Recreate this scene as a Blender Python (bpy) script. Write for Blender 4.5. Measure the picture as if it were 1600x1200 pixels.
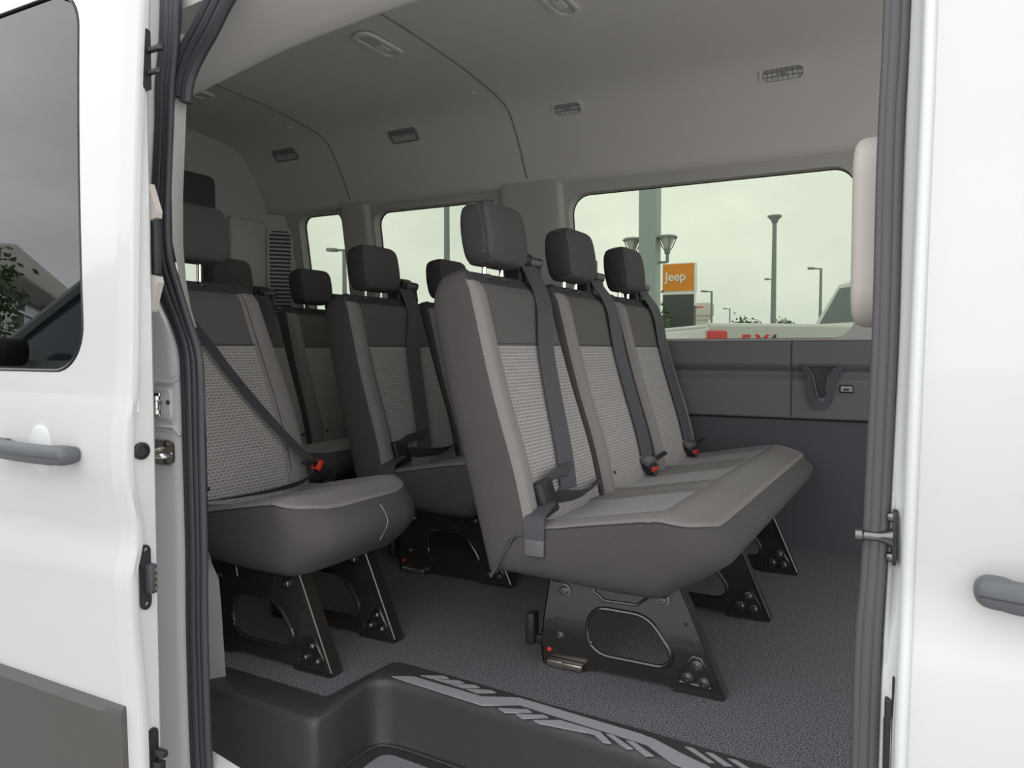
import bpy, bmesh, math, random
from mathutils import Vector, Matrix
random.seed(7)
# ------------------------------------------------------------------ clear
for o in list(bpy.data.objects): bpy.data.objects.remove(o, do_unlink=True)
SC = bpy.context.scene
COL = SC.collection
PI = math.pi
# ------------------------------------------------------------------ camera
cam_data = bpy.data.cameras.new('camera')
cam_data.sensor_fit = 'HORIZONTAL'; cam_data.sensor_width = 36.0; cam_data.lens = 27.0
cam_data.clip_start = 0.02; cam_data.clip_end = 500
cam = bpy.data.objects.new('camera', cam_data); COL.objects.link(cam)
cam.location = (0, 0, 0.72)
YAW, PIT = math.radians(28.4), math.radians(2.5)
cam.rotation_euler = (PI/2 - PIT, 0, YAW)
SC.camera = cam
SC.view_settings.view_transform = 'Standard'
try: SC.view_settings.look = 'None'
except Exception: pass
SC.view_settings.gamma = 1.0
SC.view_settings.use_curve_mapping = False
SC.view_settings.exposure = 0.58
# ------------------------------------------------------------------ world: bright overcast
W = bpy.data.worlds.new('overcast_sky'); SC.world = W; W.use_nodes = True
nt = W.node_tree; nt.nodes.clear()
wo = nt.nodes.new('ShaderNodeOutputWorld'); bg = nt.nodes.new('ShaderNodeBackground')
tc = nt.nodes.new('ShaderNodeTexCoord'); mp = nt.nodes.new('ShaderNodeMapping')
mp.inputs['Scale'].default_value = (1.0, 1.0, 2.6)
nz = nt.nodes.new('ShaderNodeTexNoise'); nz.inputs['Scale'].default_value = 2.2
nz.inputs['Detail'].default_value = 5; nz.inputs['Roughness'].default_value = 0.5
cr = nt.nodes.new('ShaderNodeValToRGB')
cr.color_ramp.elements[0].position = 0.33; cr.color_ramp.elements[0].color = (0.72, 0.75, 0.79, 1)
cr.color_ramp.elements[1].position = 0.66; cr.color_ramp.elements[1].color = (1.0, 1.0, 1.0, 1)
nt.links.new(tc.outputs['Generated'], mp.inputs['Vector']); nt.links.new(mp.outputs['Vector'], nz.inputs['Vector'])
nt.links.new(nz.outputs['Fac'], cr.inputs['Fac']); nt.links.new(cr.outputs['Color'], bg.inputs['Color'])
nt.links.new(bg.outputs['Background'], wo.inputs['Surface'])
bg.inputs['Strength'].default_value = 1.60

# ------------------------------------------------------------------ materials
def newmat(name):
    m = bpy.data.materials.new(name); m.use_nodes = True
    n = m.node_tree; b = n.nodes['Principled BSDF']
    return m, n, b
def mat(name, col, rough=0.5, metal=0.0, coat=0.0, bump=0.0, bscale=200, spec=0.5, vary=0.0, vscale=40, sheen=0.0, coord='Object'):
    m, n, b = newmat(name)
    b.inputs['Base Color'].default_value = (*col, 1); b.inputs['Roughness'].default_value = rough
    b.inputs['Metallic'].default_value = metal; b.inputs['Specular IOR Level'].default_value = spec
    if coat: b.inputs['Coat Weight'].default_value = coat; b.inputs['Coat Roughness'].default_value = 0.05
    if sheen: b.inputs['Sheen Weight'].default_value = sheen; b.inputs['Sheen Roughness'].default_value = 0.5
    if bump or vary:
        t = n.nodes.new('ShaderNodeTexCoord')
    if bump:
        z = n.nodes.new('ShaderNodeTexNoise'); z.inputs['Scale'].default_value = bscale; z.inputs['Detail'].default_value = 2
        n.links.new(t.outputs[coord], z.inputs['Vector'])
        bp = n.nodes.new('ShaderNodeBump'); bp.inputs['Strength'].default_value = bump; bp.inputs['Distance'].default_value = 0.002
        n.links.new(z.outputs['Fac'], bp.inputs['Height']); n.links.new(bp.outputs['Normal'], b.inputs['Normal'])
    if vary:
        z2 = n.nodes.new('ShaderNodeTexNoise'); z2.inputs['Scale'].default_value = vscale; z2.inputs['Detail'].default_value = 3
        n.links.new(t.outputs[coord], z2.inputs['Vector'])
        r = n.nodes.new('ShaderNodeValToRGB')
        r.color_ramp.elements[0].position = 0.35; r.color_ramp.elements[1].position = 0.65
        r.color_ramp.elements[0].color = (*[c*(1-vary) for c in col], 1); r.color_ramp.elements[1].color = (*[min(1, c*(1+vary)) for c in col], 1)
        n.links.new(z2.outputs['Fac'], r.inputs['Fac']); n.links.new(r.outputs['Color'], b.inputs['Base Color'])
    return m
def brickmat(name, c1, c2, cm, bw=0.0155, rh=0.0082, ms=0.0013):
    m, n, b = newmat(name)
    b.inputs['Roughness'].default_value = 0.85; b.inputs['Sheen Weight'].default_value = 0.15
    t = n.nodes.new('ShaderNodeUVMap')
    k = n.nodes.new('ShaderNodeTexBrick')
    k.inputs['Scale'].default_value = 1.0; k.inputs['Brick Width'].default_value = bw; k.inputs['Row Height'].default_value = rh
    k.inputs['Mortar Size'].default_value = ms; k.inputs['Mortar Smooth'].default_value = 0.3; k.offset = 0.5
    k.inputs['Color1'].default_value = (*c1, 1); k.inputs['Color2'].default_value = (*c2, 1); k.inputs['Mortar'].default_value = (*cm, 1)
    n.links.new(t.outputs['UV'], k.inputs['Vector']); n.links.new(k.outputs['Color'], b.inputs['Base Color'])
    bp = n.nodes.new('ShaderNodeBump'); bp.inputs['Strength'].default_value = 0.6; bp.inputs['Distance'].default_value = 0.001
    n.links.new(k.outputs['Fac'], bp.inputs['Height']); bp.invert = True
    n.links.new(bp.outputs['Normal'], b.inputs['Normal'])
    return m
def glassmat(name, tint, refl_rough=0.0, ior=1.5):
    m = bpy.data.materials.new(name); m.use_nodes = True; n = m.node_tree; n.nodes.clear()
    o = n.nodes.new('ShaderNodeOutputMaterial'); mx = n.nodes.new('ShaderNodeMixShader')
    tr = n.nodes.new('ShaderNodeBsdfTransparent'); gl = n.nodes.new('ShaderNodeBsdfGlossy'); fr = n.nodes.new('ShaderNodeFresnel')
    tr.inputs['Color'].default_value = (*tint, 1); gl.inputs['Roughness'].default_value = refl_rough; fr.inputs['IOR'].default_value = ior
    n.links.new(fr.outputs['Fac'], mx.inputs['Fac']); n.links.new(tr.outputs[0], mx.inputs[1]); n.links.new(gl.outputs[0], mx.inputs[2])
    n.links.new(mx.outputs[0], o.inputs['Surface']); return m
M = {}
M['paint'] = mat('white_paint', (0.60, 0.595, 0.585), 0.28, coat=0.6)
M['paint_in'] = mat('jamb_paint', (0.66, 0.67, 0.665), 0.4, coat=0.3)
M['clad'] = mat('grey_cladding', (0.085, 0.078, 0.073), 0.55, bump=0.15, bscale=600)
M['black'] = mat('black_plastic', (0.018, 0.018, 0.02), 0.45)
M['step'] = mat('step_plastic', (0.040, 0.041, 0.042), 0.36, bump=0.35, bscale=900)
M['handle'] = mat('handle_plastic', (0.10, 0.105, 0.115), 0.5)
M['rubber'] = mat('seal_rubber', (0.050, 0.050, 0.058), 0.5)
M['rubber2'] = mat('seal_rubber_front', (0.085, 0.078, 0.085), 0.55)
M['headliner'] = mat('headliner_fabric', (0.74, 0.71, 0.675), 0.9, bump=0.2, bscale=700)
M['lighttrim'] = mat('light_grey_trim', (0.42, 0.41, 0.39), 0.7)
M['beige'] = mat('beige_trim', (0.47, 0.425, 0.39), 0.6)
M['wallup'] = mat('dark_grey_panel', (0.155, 0.150, 0.155), 0.7, bump=0.15, bscale=500)
M['walllow'] = mat('charcoal_panel', (0.082, 0.084, 0.095), 0.75, bump=0.15, bscale=500)
M['pillar'] = mat('taupe_pillar_trim', (0.52, 0.50, 0.465), 0.75)
M['lowtrim'] = mat('taupe_lower_trim', (0.24, 0.22, 0.22), 0.7)
M['carpet'] = mat('carpet', (0.125, 0.122, 0.134), 0.95, vary=0.92, vscale=400)
for _n in M['carpet'].node_tree.nodes:
    if _n.type == 'VALTORGB': _n.color_ramp.elements[0].position = 0.44; _n.color_ramp.elements[1].position = 0.58
M['strip'] = mat('tread_grey', (0.30, 0.29, 0.31), 0.6, bump=0.5, bscale=500)
M['mat_pad'] = mat('step_pad_grey', (0.22, 0.215, 0.23), 0.6, bump=0.6, bscale=600)
M['fab_side'] = mat('fabric_charcoal', (0.085, 0.075, 0.074), 0.92, bump=0.5, bscale=900, vary=0.12, vscale=700)
M['fab_bol'] = mat('fabric_grey', (0.25, 0.232, 0.222), 0.9, bump=0.5, bscale=900, vary=0.10, vscale=700)
M['fab_up'] = mat('fabric_grey_plain', (0.125, 0.117, 0.110), 0.9, bump=0.4, bscale=900)
M['fab_cap'] = mat('fabric_black_mesh', (0.055, 0.052, 0.055), 0.9, bump=0.8, bscale=600)
M['fab_head'] = mat('fabric_head', (0.088, 0.080, 0.080), 0.9, bump=0.5, bscale=900)
M['insert'] = brickmat('fabric_dash_insert', (0.235, 0.218, 0.208), (0.265, 0.248, 0.236), (0.48, 0.45, 0.43))
M['insert_seat'] = brickmat('fabric_dash_cushion', (0.24, 0.23, 0.225), (0.26, 0.25, 0.245), (0.40, 0.39, 0.385))
M['thread'] = mat('thread', (0.30, 0.28, 0.265), 0.8)
M['piping'] = mat('seam_dark', (0.05, 0.047, 0.047), 0.9)
M['belt'] = mat('belt_webbing', (0.075, 0.074, 0.085), 0.55, bump=0.5, bscale=1200)
M['chrome'] = mat('chrome', (0.85, 0.84, 0.80), 0.15, 1.0)
M['steel'] = mat('brushed_steel', (0.62, 0.56, 0.49), 0.3, 1.0)
M['leg'] = mat('leg_black_enamel', (0.022, 0.019, 0.016), 0.22, coat=0.8, spec=0.6)
M['bolt'] = mat('bolt_metal', (0.20, 0.19, 0.18), 0.3, 1.0)
M['red'] = mat('red_plastic', (0.75, 0.045, 0.03), 0.4)
M['tongue'] = mat('tongue_plastic', (0.13, 0.125, 0.13), 0.4)
M['glass_side'] = glassmat('tinted_glass', (0.59, 0.615, 0.545), 0.0, 1.3)
M['glass_dark'] = glassmat('privacy_glass', (0.05, 0.055, 0.055), 0.0, 1.95)
M['frit'] = mat('glass_border_black', (0.01, 0.01, 0.012), 0.25)
M['lens'] = mat('clear_lens', (0.55, 0.55, 0.53), 0.12)
M['seam'] = mat('headliner_seam', (0.22, 0.21, 0.20), 0.9)
M['vent'] = mat('vent_grey', (0.27, 0.265, 0.27), 0.6)
M['ventin'] = mat('vent_beige', (0.46, 0.44, 0.42), 0.7)
M['asphalt'] = mat('asphalt', (0.42, 0.41, 0.39), 0.9, bump=0.5, bscale=80, vary=0.15, vscale=3)
M['pole'] = mat('pole_paint', (0.22, 0.25, 0.25), 0.5)
M['polebig'] = mat('pole_pale', (0.36, 0.42, 0.42), 0.5)
M['orange'] = mat('sign_orange', (0.85, 0.30, 0.035), 0.5)
M['signdark'] = mat('sign_charcoal', (0.07, 0.075, 0.08), 0.5)
M['signwhite'] = mat('sign_white', (0.9, 0.9, 0.9), 0.5)
M['bldg'] = mat('pale_wall', (0.66, 0.63, 0.58), 0.8)
M['leaf'] = mat('leaf_green', (0.07, 0.14, 0.045), 0.8, vary=0.4, vscale=3)
M['bark'] = mat('bark', (0.12, 0.09, 0.07), 0.9)
M['tail'] = mat('tail_light_red', (0.65, 0.02, 0.03), 0.15, coat=0.5)
M['tire'] = mat('tire_rubber', (0.02, 0.02, 0.02), 0.8)
M['silver'] = mat('silver_paint', (0.45, 0.45, 0.45), 0.3, 0.3, coat=0.6)
M['curtain'] = mat('blue_glass', (0.05, 0.075, 0.085), 0.1)
M['rust'] = mat('label_brown', (0.16, 0.10, 0.07), 0.6)
M['blue'] = mat('sticker_blue', (0.05, 0.09, 0.3), 0.5)

# ------------------------------------------------------------------ helpers
def setp(o, label=None, cat=None, group=None, kind=None):
    if label: o['label'] = label
    if cat: o['category'] = cat
    if group: o['group'] = group
    if kind: o['kind'] = kind
    return o
def mesh(name, V, F, mats, parent=None, mi=None, uv=None, smooth=True, autos=35):
    me = bpy.data.meshes.new(name)
    me.from_pydata([tuple(v) for v in V], [], F)
    if not isinstance(mats, (list, tuple)): mats = [mats]
    for m in mats: me.materials.append(m)
    if mi: me.polygons.foreach_set('material_index', mi)
    if uv:
        L = me.uv_layers.new(name='UVMap')
        for p in me.polygons:
            for li in p.loop_indices: L.data[li].uv = uv[me.loops[li].vertex_index]
    bm = bmesh.new(); bm.from_mesh(me); bmesh.ops.recalc_face_normals(bm, faces=bm.faces)
    if smooth:
        for f in bm.faces: f.smooth = True
        for e in bm.edges:
            if len(e.link_faces) == 2 and e.calc_face_angle(0) > math.radians(autos): e.smooth = False
    bm.to_mesh(me); bm.free()
    o = bpy.data.objects.new(name, me); COL.objects.link(o)
    if parent: o.parent = parent
    return o
class MB:
    def __init__(s): s.V = []; s.F = []; s.mi = []
    def add(s, V, F, m=0):
        b = len(s.V); s.V += [Vector(v) for v in V]; s.F += [tuple(i+b for i in f) for f in F]; s.mi += [m]*len(F)
        return s
    def box(s, c, d, R=None, m=0, bev=0.0):
        x, y, z = [k/2 for k in d]
        if bev <= 0:
            V = [(i*x, j*y, k*z) for i in (-1, 1) for j in (-1, 1) for k in (-1, 1)]
            F = [(0, 1, 3, 2), (4, 6, 7, 5), (0, 4, 5, 1), (2, 3, 7, 6), (0, 2, 6, 4), (1, 5, 7, 3)]
        else:
            bm = bmesh.new(); bmesh.ops.create_cube(bm, size=1.0)
            for v in bm.verts: v.co = Vector((v.co.x*d[0], v.co.y*d[1], v.co.z*d[2]))
            bmesh.ops.bevel(bm, geom=list(bm.edges), offset=bev, segments=3, affect='EDGES', profile=0.5)
            bm.verts.ensure_lookup_table(); V = [v.co.copy() for v in bm.verts]; F = [[v.index for v in f.verts] for f in bm.faces]; bm.free()
        R = R or Matrix.Identity(3)
        return s.add([R @ Vector(v) + Vector(c) for v in V], F, m)
    def tube(s, path, r, n=8, m=0, cap=True, sx=1.0):
        P = [Vector(p) for p in path]; V = []; F = []
        rr = r if isinstance(r, (list, tuple)) else [r]*len(P)
        prev = None
        for i, p in enumerate(P):
            d = (P[min(i+1, len(P)-1)] - P[max(i-1, 0)]).normalized()
            if prev is None:
                a = Vector((0, 0, 1)) if abs(d.z) < 0.9 else Vector((1, 0, 0))
                u = d.cross(a).normalized()
            else:
                u = (prev - d*prev.dot(d)).normalized()
            prev = u; w = d.cross(u)
            for k in range(n):
                t = 2*PI*k/n; V.append(p + (u*math.cos(t)*sx + w*math.sin(t))*rr[i])
        for i in range(len(P)-1):
            for k in range(n):
                F.append((i*n+k, i*n+(k+1) % n, (i+1)*n+(k+1) % n, (i+1)*n+k))
        if cap: F.append(tuple(range(n))[::-1]); F.append(tuple((len(P)-1)*n+k for k in range(n)))
        return s.add(V, F, m)
    def lathe(s, prof, c, axis=(0, 0, 1), n=20, m=0):
        ax = Vector(axis).normalized(); a = Vector((1, 0, 0)) if abs(ax.x) < 0.9 else Vector((0, 1, 0))
        u = ax.cross(a).normalized(); w = ax.cross(u); c = Vector(c); V = []; F = []
        for r, h in prof:
            for k in range(n):
                t = 2*PI*k/n; V.append(c + ax*h + (u*math.cos(t)+w*math.sin(t))*max(r, 1e-5))
        for i in range(len(prof)-1):
            for k in range(n): F.append((i*n+k, i*n+(k+1) % n, (i+1)*n+(k+1) % n, (i+1)*n+k))
        F.append(tuple(range(n))[::-1]); F.append(tuple((len(prof)-1)*n+k for k in range(n)))
        return s.add(V, F, m)
    def plate(s, outer, holes, T, th, m=0):
        """2D outline with holes -> thin solid; T maps (a,b,t) to 3D"""
        bm = bmesh.new()
        for L in [outer]+holes:
            vs = [bm.verts.new((p[0], p[1], 0)) for p in L]
            for i in range(len(vs)): bm.edges.new((vs[i], vs[(i+1) % len(vs)]))
        bmesh.ops.triangle_fill(bm, use_beauty=True, edges=list(bm.edges))
        if th:
            r = bmesh.ops.extrude_face_region(bm, geom=list(bm.faces))
            for v in [g for g in r['geom'] if isinstance(g, bmesh.types.BMVert)]: v.co.z += th
        bm.verts.index_update(); bm.verts.ensure_lookup_table()
        V = [T(v.co.x, v.co.y, v.co.z) for v in bm.verts]; F = [[v.index for v in f.verts] for f in bm.faces]; bm.free()
        return s.add(V, F, m)
    def grid(s, rows, m=0, close=False):
        n = len(rows[0]); V = [v for r in rows for v in r]; F = []
        for i in range(len(rows)-1):
            for k in range(n if close else n-1): F.append((i*n+k, i*n+(k+1) % n, (i+1)*n+(k+1) % n, (i+1)*n+k))
        return s.add(V, F, m)
    def build(s, name, mats, parent=None, smooth=True, autos=35):
        return mesh(name, s.V, s.F, mats, parent, s.mi, None, smooth, autos)
def rrect(x0, x1, z0, z1, r, n=8):
    rs = r if isinstance(r, (list, tuple)) else [r]*4   # order: x0z0, x1z0, x1z1, x0z1
    out = []
    for (cx, cz, a0, rr) in ((x0+rs[0], z0+rs[0], PI, rs[0]), (x1-rs[1], z0+rs[1], 1.5*PI, rs[1]), (x1-rs[2], z1-rs[2], 0, rs[2]), (x0+rs[3], z1-rs[3], .5*PI, rs[3])):
        for k in range(n+1):
            t = a0+.5*PI*k/n; out.append((cx+rr*math.cos(t), cz+rr*math.sin(t)))
    return out
def lerp(x, xs, ys):
    if x <= xs[0]: return ys[0]
    for i in range(len(xs)-1):
        if x <= xs[i+1]: return ys[i]+(ys[i+1]-ys[i])*(x-xs[i])/(xs[i+1]-xs[i])
    return ys[-1]
def lin(a, b, n): return [a+(b-a)*i/(n-1) for i in range(n)]
def sm(a, b, x):
    t = max(0, min(1, (x-a)/(b-a))); return t*t*(3-2*t)
RING = []
def pillow(name, hx, hy, rc, us, vs, top, bot, sides, T, mats, matf, parent=None, autos=50):
    """upholstered block: rounded-rectangle plan, height field top and bottom, profiled sides"""
    def r_of(u, v):
        if callable(rc): return rc(u, v)
        return rc
    def pos(u, v, ins):
        x, y = u*(hx-ins), v*(hy-ins); r = max(r_of(u, v)-ins, 0.001)
        px, py = abs(x)-(hx-ins-r), abs(y)-(hy-ins-r)
        if px > 0 and py > 0:
            m = max(px, py); L = math.hypot(px, py)
            px, py = px*m/L, py*m/L
            x = math.copysign(hx-ins-r+px, x); y = math.copysign(hy-ins-r+py, y)
        return x, y
    nu, nv = len(us), len(vs); V = []; F = []; mi = []; uv = []
    i0 = sides[0][0]; i1 = sides[-1][0]
    for u in us:
        for v in vs:
            x, y = pos(u, v, i0); V.append(T(x, y, top(x, y))); uv.append((y, x))
    for i in range(nu-1):
        for j in range(nv-1):
            F.append((i*nv+j, (i+1)*nv+j, (i+1)*nv+j+1, i*nv+j+1)); mi.append(matf((us[i]+us[i+1])/2*hx, (vs[j]+vs[j+1])/2*hy, 'top'))
    loop = [(i, 0) for i in range(nu)]+[(nu-1, j) for j in range(1, nv)]+[(i, nv-1) for i in range(nu-2, -1, -1)]+[(0, j) for j in range(nv-2, 0, -1)]
    prev = [i*nv+j for i, j in loop]; per = 0; RING.clear()
    for si, (ins, f) in enumerate(sides[1:], 1):
        cur = []; last = None; per = 0
        for (i, j) in loop:
            x, y = pos(us[i], vs[j], ins); x0, y0 = pos(us[i], vs[j], i0)
            t, b = top(x0, y0), bot(x0, y0); z = b+(t-b)*f
            if last: per += math.hypot(x-last[0], y-last[1])
            last = (x, y); cur.append(len(V)); V.append(T(x, y, z)); uv.append((per, z))
            if si == 1: RING.append((i, j, V[-1].copy()))
        n = len(loop)
        for k in range(n):
            F.append((prev[k], prev[(k+1) % n], cur[(k+1) % n], cur[k])); i, j = loop[k]; mi.append(matf(us[i]*hx, vs[j]*hy, 'side%d' % si))
        prev = cur
    idx = {}
    for k, (i, j) in enumerate(loop): idx[(i, j)] = prev[k]
    for i in range(1, nu-1):
        for j in range(1, nv-1):
            x, y = pos(us[i], vs[j], i1); idx[(i, j)] = len(V); V.append(T(x, y, bot(x, y))); uv.append((y, x))
    for i in range(nu-1):
        for j in range(nv-1):
            F.append((idx[(i, j)], idx[(i, j+1)], idx[(i+1, j+1)], idx[(i+1, j)])); mi.append(matf(0, 0, 'bot'))
    return mesh(name, V, F, mats, parent, mi, uv, True, autos)
def ribbon(path, widths, th=0.0016):
    """webbing strip: centre path, half-width vectors"""
    P = [Vector(p) for p in path]; V = []; F = []
    for i, p in enumerate(P):
        w = Vector(widths[i] if isinstance(widths[0], (tuple, list, Vector)) else widths)
        d = (P[min(i+1, len(P)-1)]-P[max(i-1, 0)]).normalized(); n = d.cross(w).normalized()*th/2
        V += [p-w-n, p+w-n, p+w+n, p-w+n]
    for i in range(len(P)-1):
        for k in range(4): F.append((i*4+k, i*4+(k+1) % 4, i*4+4+(k+1) % 4, i*4+4+k))
    F.append((3, 2, 1, 0)); b = (len(P)-1)*4; F.append((b, b+1, b+2, b+3))
    return V, F
def smooth_path(P, n=6):
    P = [Vector(p) for p in P]; out = []
    for i in range(len(P)-1):
        p0, p1, p2, p3 = P[max(i-1, 0)], P[i], P[i+1], P[min(i+2, len(P)-1)]
        for k in range(n):
            t = k/n; out.append(0.5*((2*p1)+(p2-p0)*t+(2*p0-5*p1+4*p2-p3)*t*t+(3*p1-p0-3*p2+p3)*t**3))
    out.append(P[-1]); return out
def dashes(path, r=0.0011, dash=0.005, gap=0.003):
    mb = MB(); P = [Vector(p) for p in path]; acc = 0; seg = []
    # resample
    pts = [P[0]]
    for a, b in zip(P, P[1:]):
        L = (b-a).length; k = max(1, int(L/0.002))
        for i in range(1, k+1): pts.append(a+(b-a)*i/k)
    d = 0; cur = [pts[0]]
    for a, b in zip(pts, pts[1:]):
        L = (b-a).length; ph = d % (dash+gap); d += L
        if ph < dash: cur.append(b)
        else:
            if len(cur) > 1: mb.tube([cur[0], cur[-1]], r, 4)
            cur = [b]
    return mb
def empty(name, loc=(0, 0, 0), rz=0, parent=None):
    o = bpy.data.objects.new(name, None); COL.objects.link(o); o.location = loc; o.rotation_euler = (0, 0, rz); o.empty_display_size = 0.1
    if parent: o.parent = parent
    return o
def textm(name, s, size, mats, ex=0.002, parent=None, T=None, shear=0, bold=0.0):
    cu = bpy.data.curves.new(name, 'FONT'); cu.body = s; cu.size = size; cu.extrude = ex; cu.shear = shear; cu.offset = bold
    t = bpy.data.objects.new(name+'_tmp', cu); COL.objects.link(t)
    dg = bpy.context.evaluated_depsgraph_get(); dg.update()
    me = bpy.data.meshes.new_from_object(t.evaluated_get(dg)); bpy.data.objects.remove(t, do_unlink=True)
    me.materials.clear(); me.materials.append(mats)
    o = bpy.data.objects.new(name, me); COL.objects.link(o)
    if T: me.transform(T)
    if parent: o.parent = parent
    return o
GROUND = -0.70
def struct(o, label=None): o['kind'] = 'structure'; 
def S(o, label=None):
    o['kind'] = 'structure'
    if label: o['label'] = label
    return o
# =================================================================== SETTING
# ground
g = MB(); g.grid([[(x, y, GROUND) for x in lin(-90, 90, 13)] for y in lin(-90, 160, 15)])
S(g.build('ground', M['asphalt']), 'grey asphalt parking lot under the van')

# van floor carpet ---------------------------------------------------
fl = MB()
outer = [(-2.9, 1.10), (-1.40, 1.10), (-1.40, 1.197), (-1.079, 1.189), (-1.068, 1.392), (-1.055, 1.402), (-0.914, 1.396), (-0.67, 1.378), (-0.46, 1.366), (-0.22, 1.345), (0.02, 1.325), (0.02, 1.10), (1.0, 1.10), (1.0, 2.96), (-2.9, 2.96)]
fl.plate(outer, [], lambda a, b, t: Vector((a, b, -t)), 0.03)
S(fl.build('floor', M['carpet'], smooth=False), 'charcoal speckled carpet of the van floor')

# step trim: top shelf, rounded edge, riser --------------------------
edge = [(-1.42, 1.102), (-1.06, 1.0985), (-1.040, 1.099), (-1.031, 1.103), (-1.029, 1.115), (-1.040, 1.20), (-1.048, 1.268), (-1.046, 1.295), (-1.030, 1.312), (-1.000, 1.321), (-0.868, 1.316), (-0.634, 1.300), (-0.434, 1.283), (-0.2, 1.262), (0.04, 1.242)]
inner = [(-1.42, 1.199), (-1.083, 1.190), (-1.080, 1.189), (-1.079, 1.189), (-1.079, 1.190), (-1.074, 1.30), (-1.070, 1.375), (-1.068, 1.392), (-1.055, 1.404), (-1.020, 1.403), (-0.90, 1.398), (-0.67, 1.380), (-0.46, 1.368), (-0.22, 1.347), (0.04, 1.325)]
def zbot(i): return -0.33 if i <= 5 else (-0.33 if i < 5 else -0.13)
rows = []
for t, dz in ((0, .004), (.5, .005), (.86, .004), (.94, 0.0), (.985, -.008), (1.0, -.02)):
    rows.append([Vector((a[0]+(b[0]-a[0])*t, a[1]+(b[1]-a[1])*t, dz)) for a, b in zip(inner, edge)])
rows.append([Vector((b[0]-(.006 if 4 <= i <= 7 else 0)*-1, b[1]-.004, -.12 if i > 4 else -.16)) for i, b in enumerate(edge)])
low = []
for i, b in enumerate(edge):
    if i <= 4: low.append(Vector((b[0]+.004, b[1]-.006, -.34)))
    else: low.append(Vector((b[0]+.010, b[1]-.010, -.136)))
rows.append(low)
st = MB(); st.grid(rows)
# left block end under the corner: continue the well-side face down outside
step = st.build('trim_1', M['step'], autos=60); S(step, 'black plastic entry step edging with rounded lip')
wl = MB()
# well floor (tread)
wl.plate([(-1.036, 0.93), (0.05, 0.93), (0.05, 1.24), (-0.2, 1.262), (-0.434, 1.283), (-0.634, 1.298), (-0.868, 1.314), (-1.0, 1.319), (-1.05, 1.30), (-1.05, 1.26)], [], lambda a, b, t: Vector((a, b, -.134-t)), 0.05)
wo_ = wl.build('step_well_floor', M['step'], step, smooth=False)
pd = MB(); pd.plate(rrect(-0.995, 0.02, 0.95, 1.272, [.01, .01, .01, .03]), [], lambda a, b, t: Vector((a, b-.055*(a+1.0)*1.1, -.134+t)), 0.004)
pdo = pd.build('tread_pad', M['mat_pad'], step, smooth=False); pdo['label'] = 'light grey ribbed tread pad'
ln = MB(); ln.tube(smooth_path([(-1.028, 0.95, -.132), (-1.034, 1.20, -.132), (-1.03, 1.275, -.132), (-1.0, 1.300, -.132), (-.868, 1.298, -.132), (-.434, 1.266, -.132), (.03, 1.225, -.132)], 5), .0035, 6)
ln.build('well_bead', M['step'], step)
dec = [[(-1.02, 1.331), (-0.979, 1.353), (-0.795, 1.34), (-0.739, 1.367), (-0.723, 1.372), (-0.457, 1.348), (-0.428, 1.342), (-0.366, 1.314), (-0.319, 1.297), (-0.302, 1.285), (-0.335, 1.268), (-0.375, 1.278), (-0.434, 1.315), (-0.487, 1.321), (-0.709, 1.344), (-0.776, 1.308)],
[(-0.968, 1.362), (-0.919, 1.389), (-0.903, 1.382), (-0.938, 1.36)], [(-0.931, 1.36), (-0.879, 1.384), (-0.862, 1.379), (-0.895, 1.357)],
[(-0.888, 1.357), (-0.837, 1.382), (-0.821, 1.376), (-0.853, 1.352)], [(-0.845, 1.353), (-0.795, 1.376), (-0.779, 1.371), (-0.814, 1.345)],
[(-0.741, 1.313), (-0.685, 1.34), (-0.672, 1.332), (-0.721, 1.302)], [(-0.699, 1.308), (-0.647, 1.334), (-0.634, 1.328), (-0.68, 1.297)],
[(-0.658, 1.303), (-0.613, 1.328), (-0.538, 1.323), (-0.524, 1.322), (-0.49, 1.292), (-0.505, 1.289), (-0.533, 1.309), (-0.644, 1.297)],
[(-0.514, 1.322), (-0.5, 1.324), (-0.45, 1.291), (-0.461, 1.285)], [(-0.473, 1.317), (-0.458, 1.32), (-0.41, 1.285), (-0.424, 1.278)],
[(-0.372, 1.343), (-0.358, 1.346), (-0.31, 1.309), (-0.319, 1.304)], [(-0.334, 1.341), (-0.321, 1.344), (-0.28, 1.313), (-0.293, 1.306)],
[(-0.294, 1.339), (-0.28, 1.341), (-0.236, 1.31), (-0.248, 1.303)], [(-0.30, 1.28), (-0.27, 1.277), (-0.10, 1.27), (-0.04, 1.29), (-0.06, 1.30), (-0.12, 1.288), (-0.27, 1.295)]]
for k_, d in enumerate(dec):
    if 0 < k_ < 13:
        mx_ = sum(p[0] for p in d)/len(d); my_ = sum(p[1] for p in d)/len(d)
        d = [(mx_+(p[0]-mx_)*.97, my_+(p[1]-my_)*(.85 if k_ != 7 else .96)-(.0025 if k_ in (5, 6, 7, 8, 9) else -.001)) for p in d]
    b = MB(); b.plate(d, [], lambda a, c, t: Vector((a, c, .0035+t)), 0.0026)
    o = b.build('tread_strip', M['strip'], step, smooth=False)
# white sill under the step block
sl = MB(); sl.box((-0.62, 0.955, -0.30), (1.25, 0.10, 0.10), bev=0.02)
sl.add([(-1.215, 1.0, -.048), (-1.10, 1.0, -.070), (-1.10, .975, -.10), (-1.215, .975, -.10), (-1.215, 1.02, -.10), (-1.10, 1.02, -.10)], [(0, 1, 2, 3), (0, 4, 5, 1), (3, 2, 5, 4)])
S(sl.build('trim_2', M['paint']), 'white painted door sill below the entry step')

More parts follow.
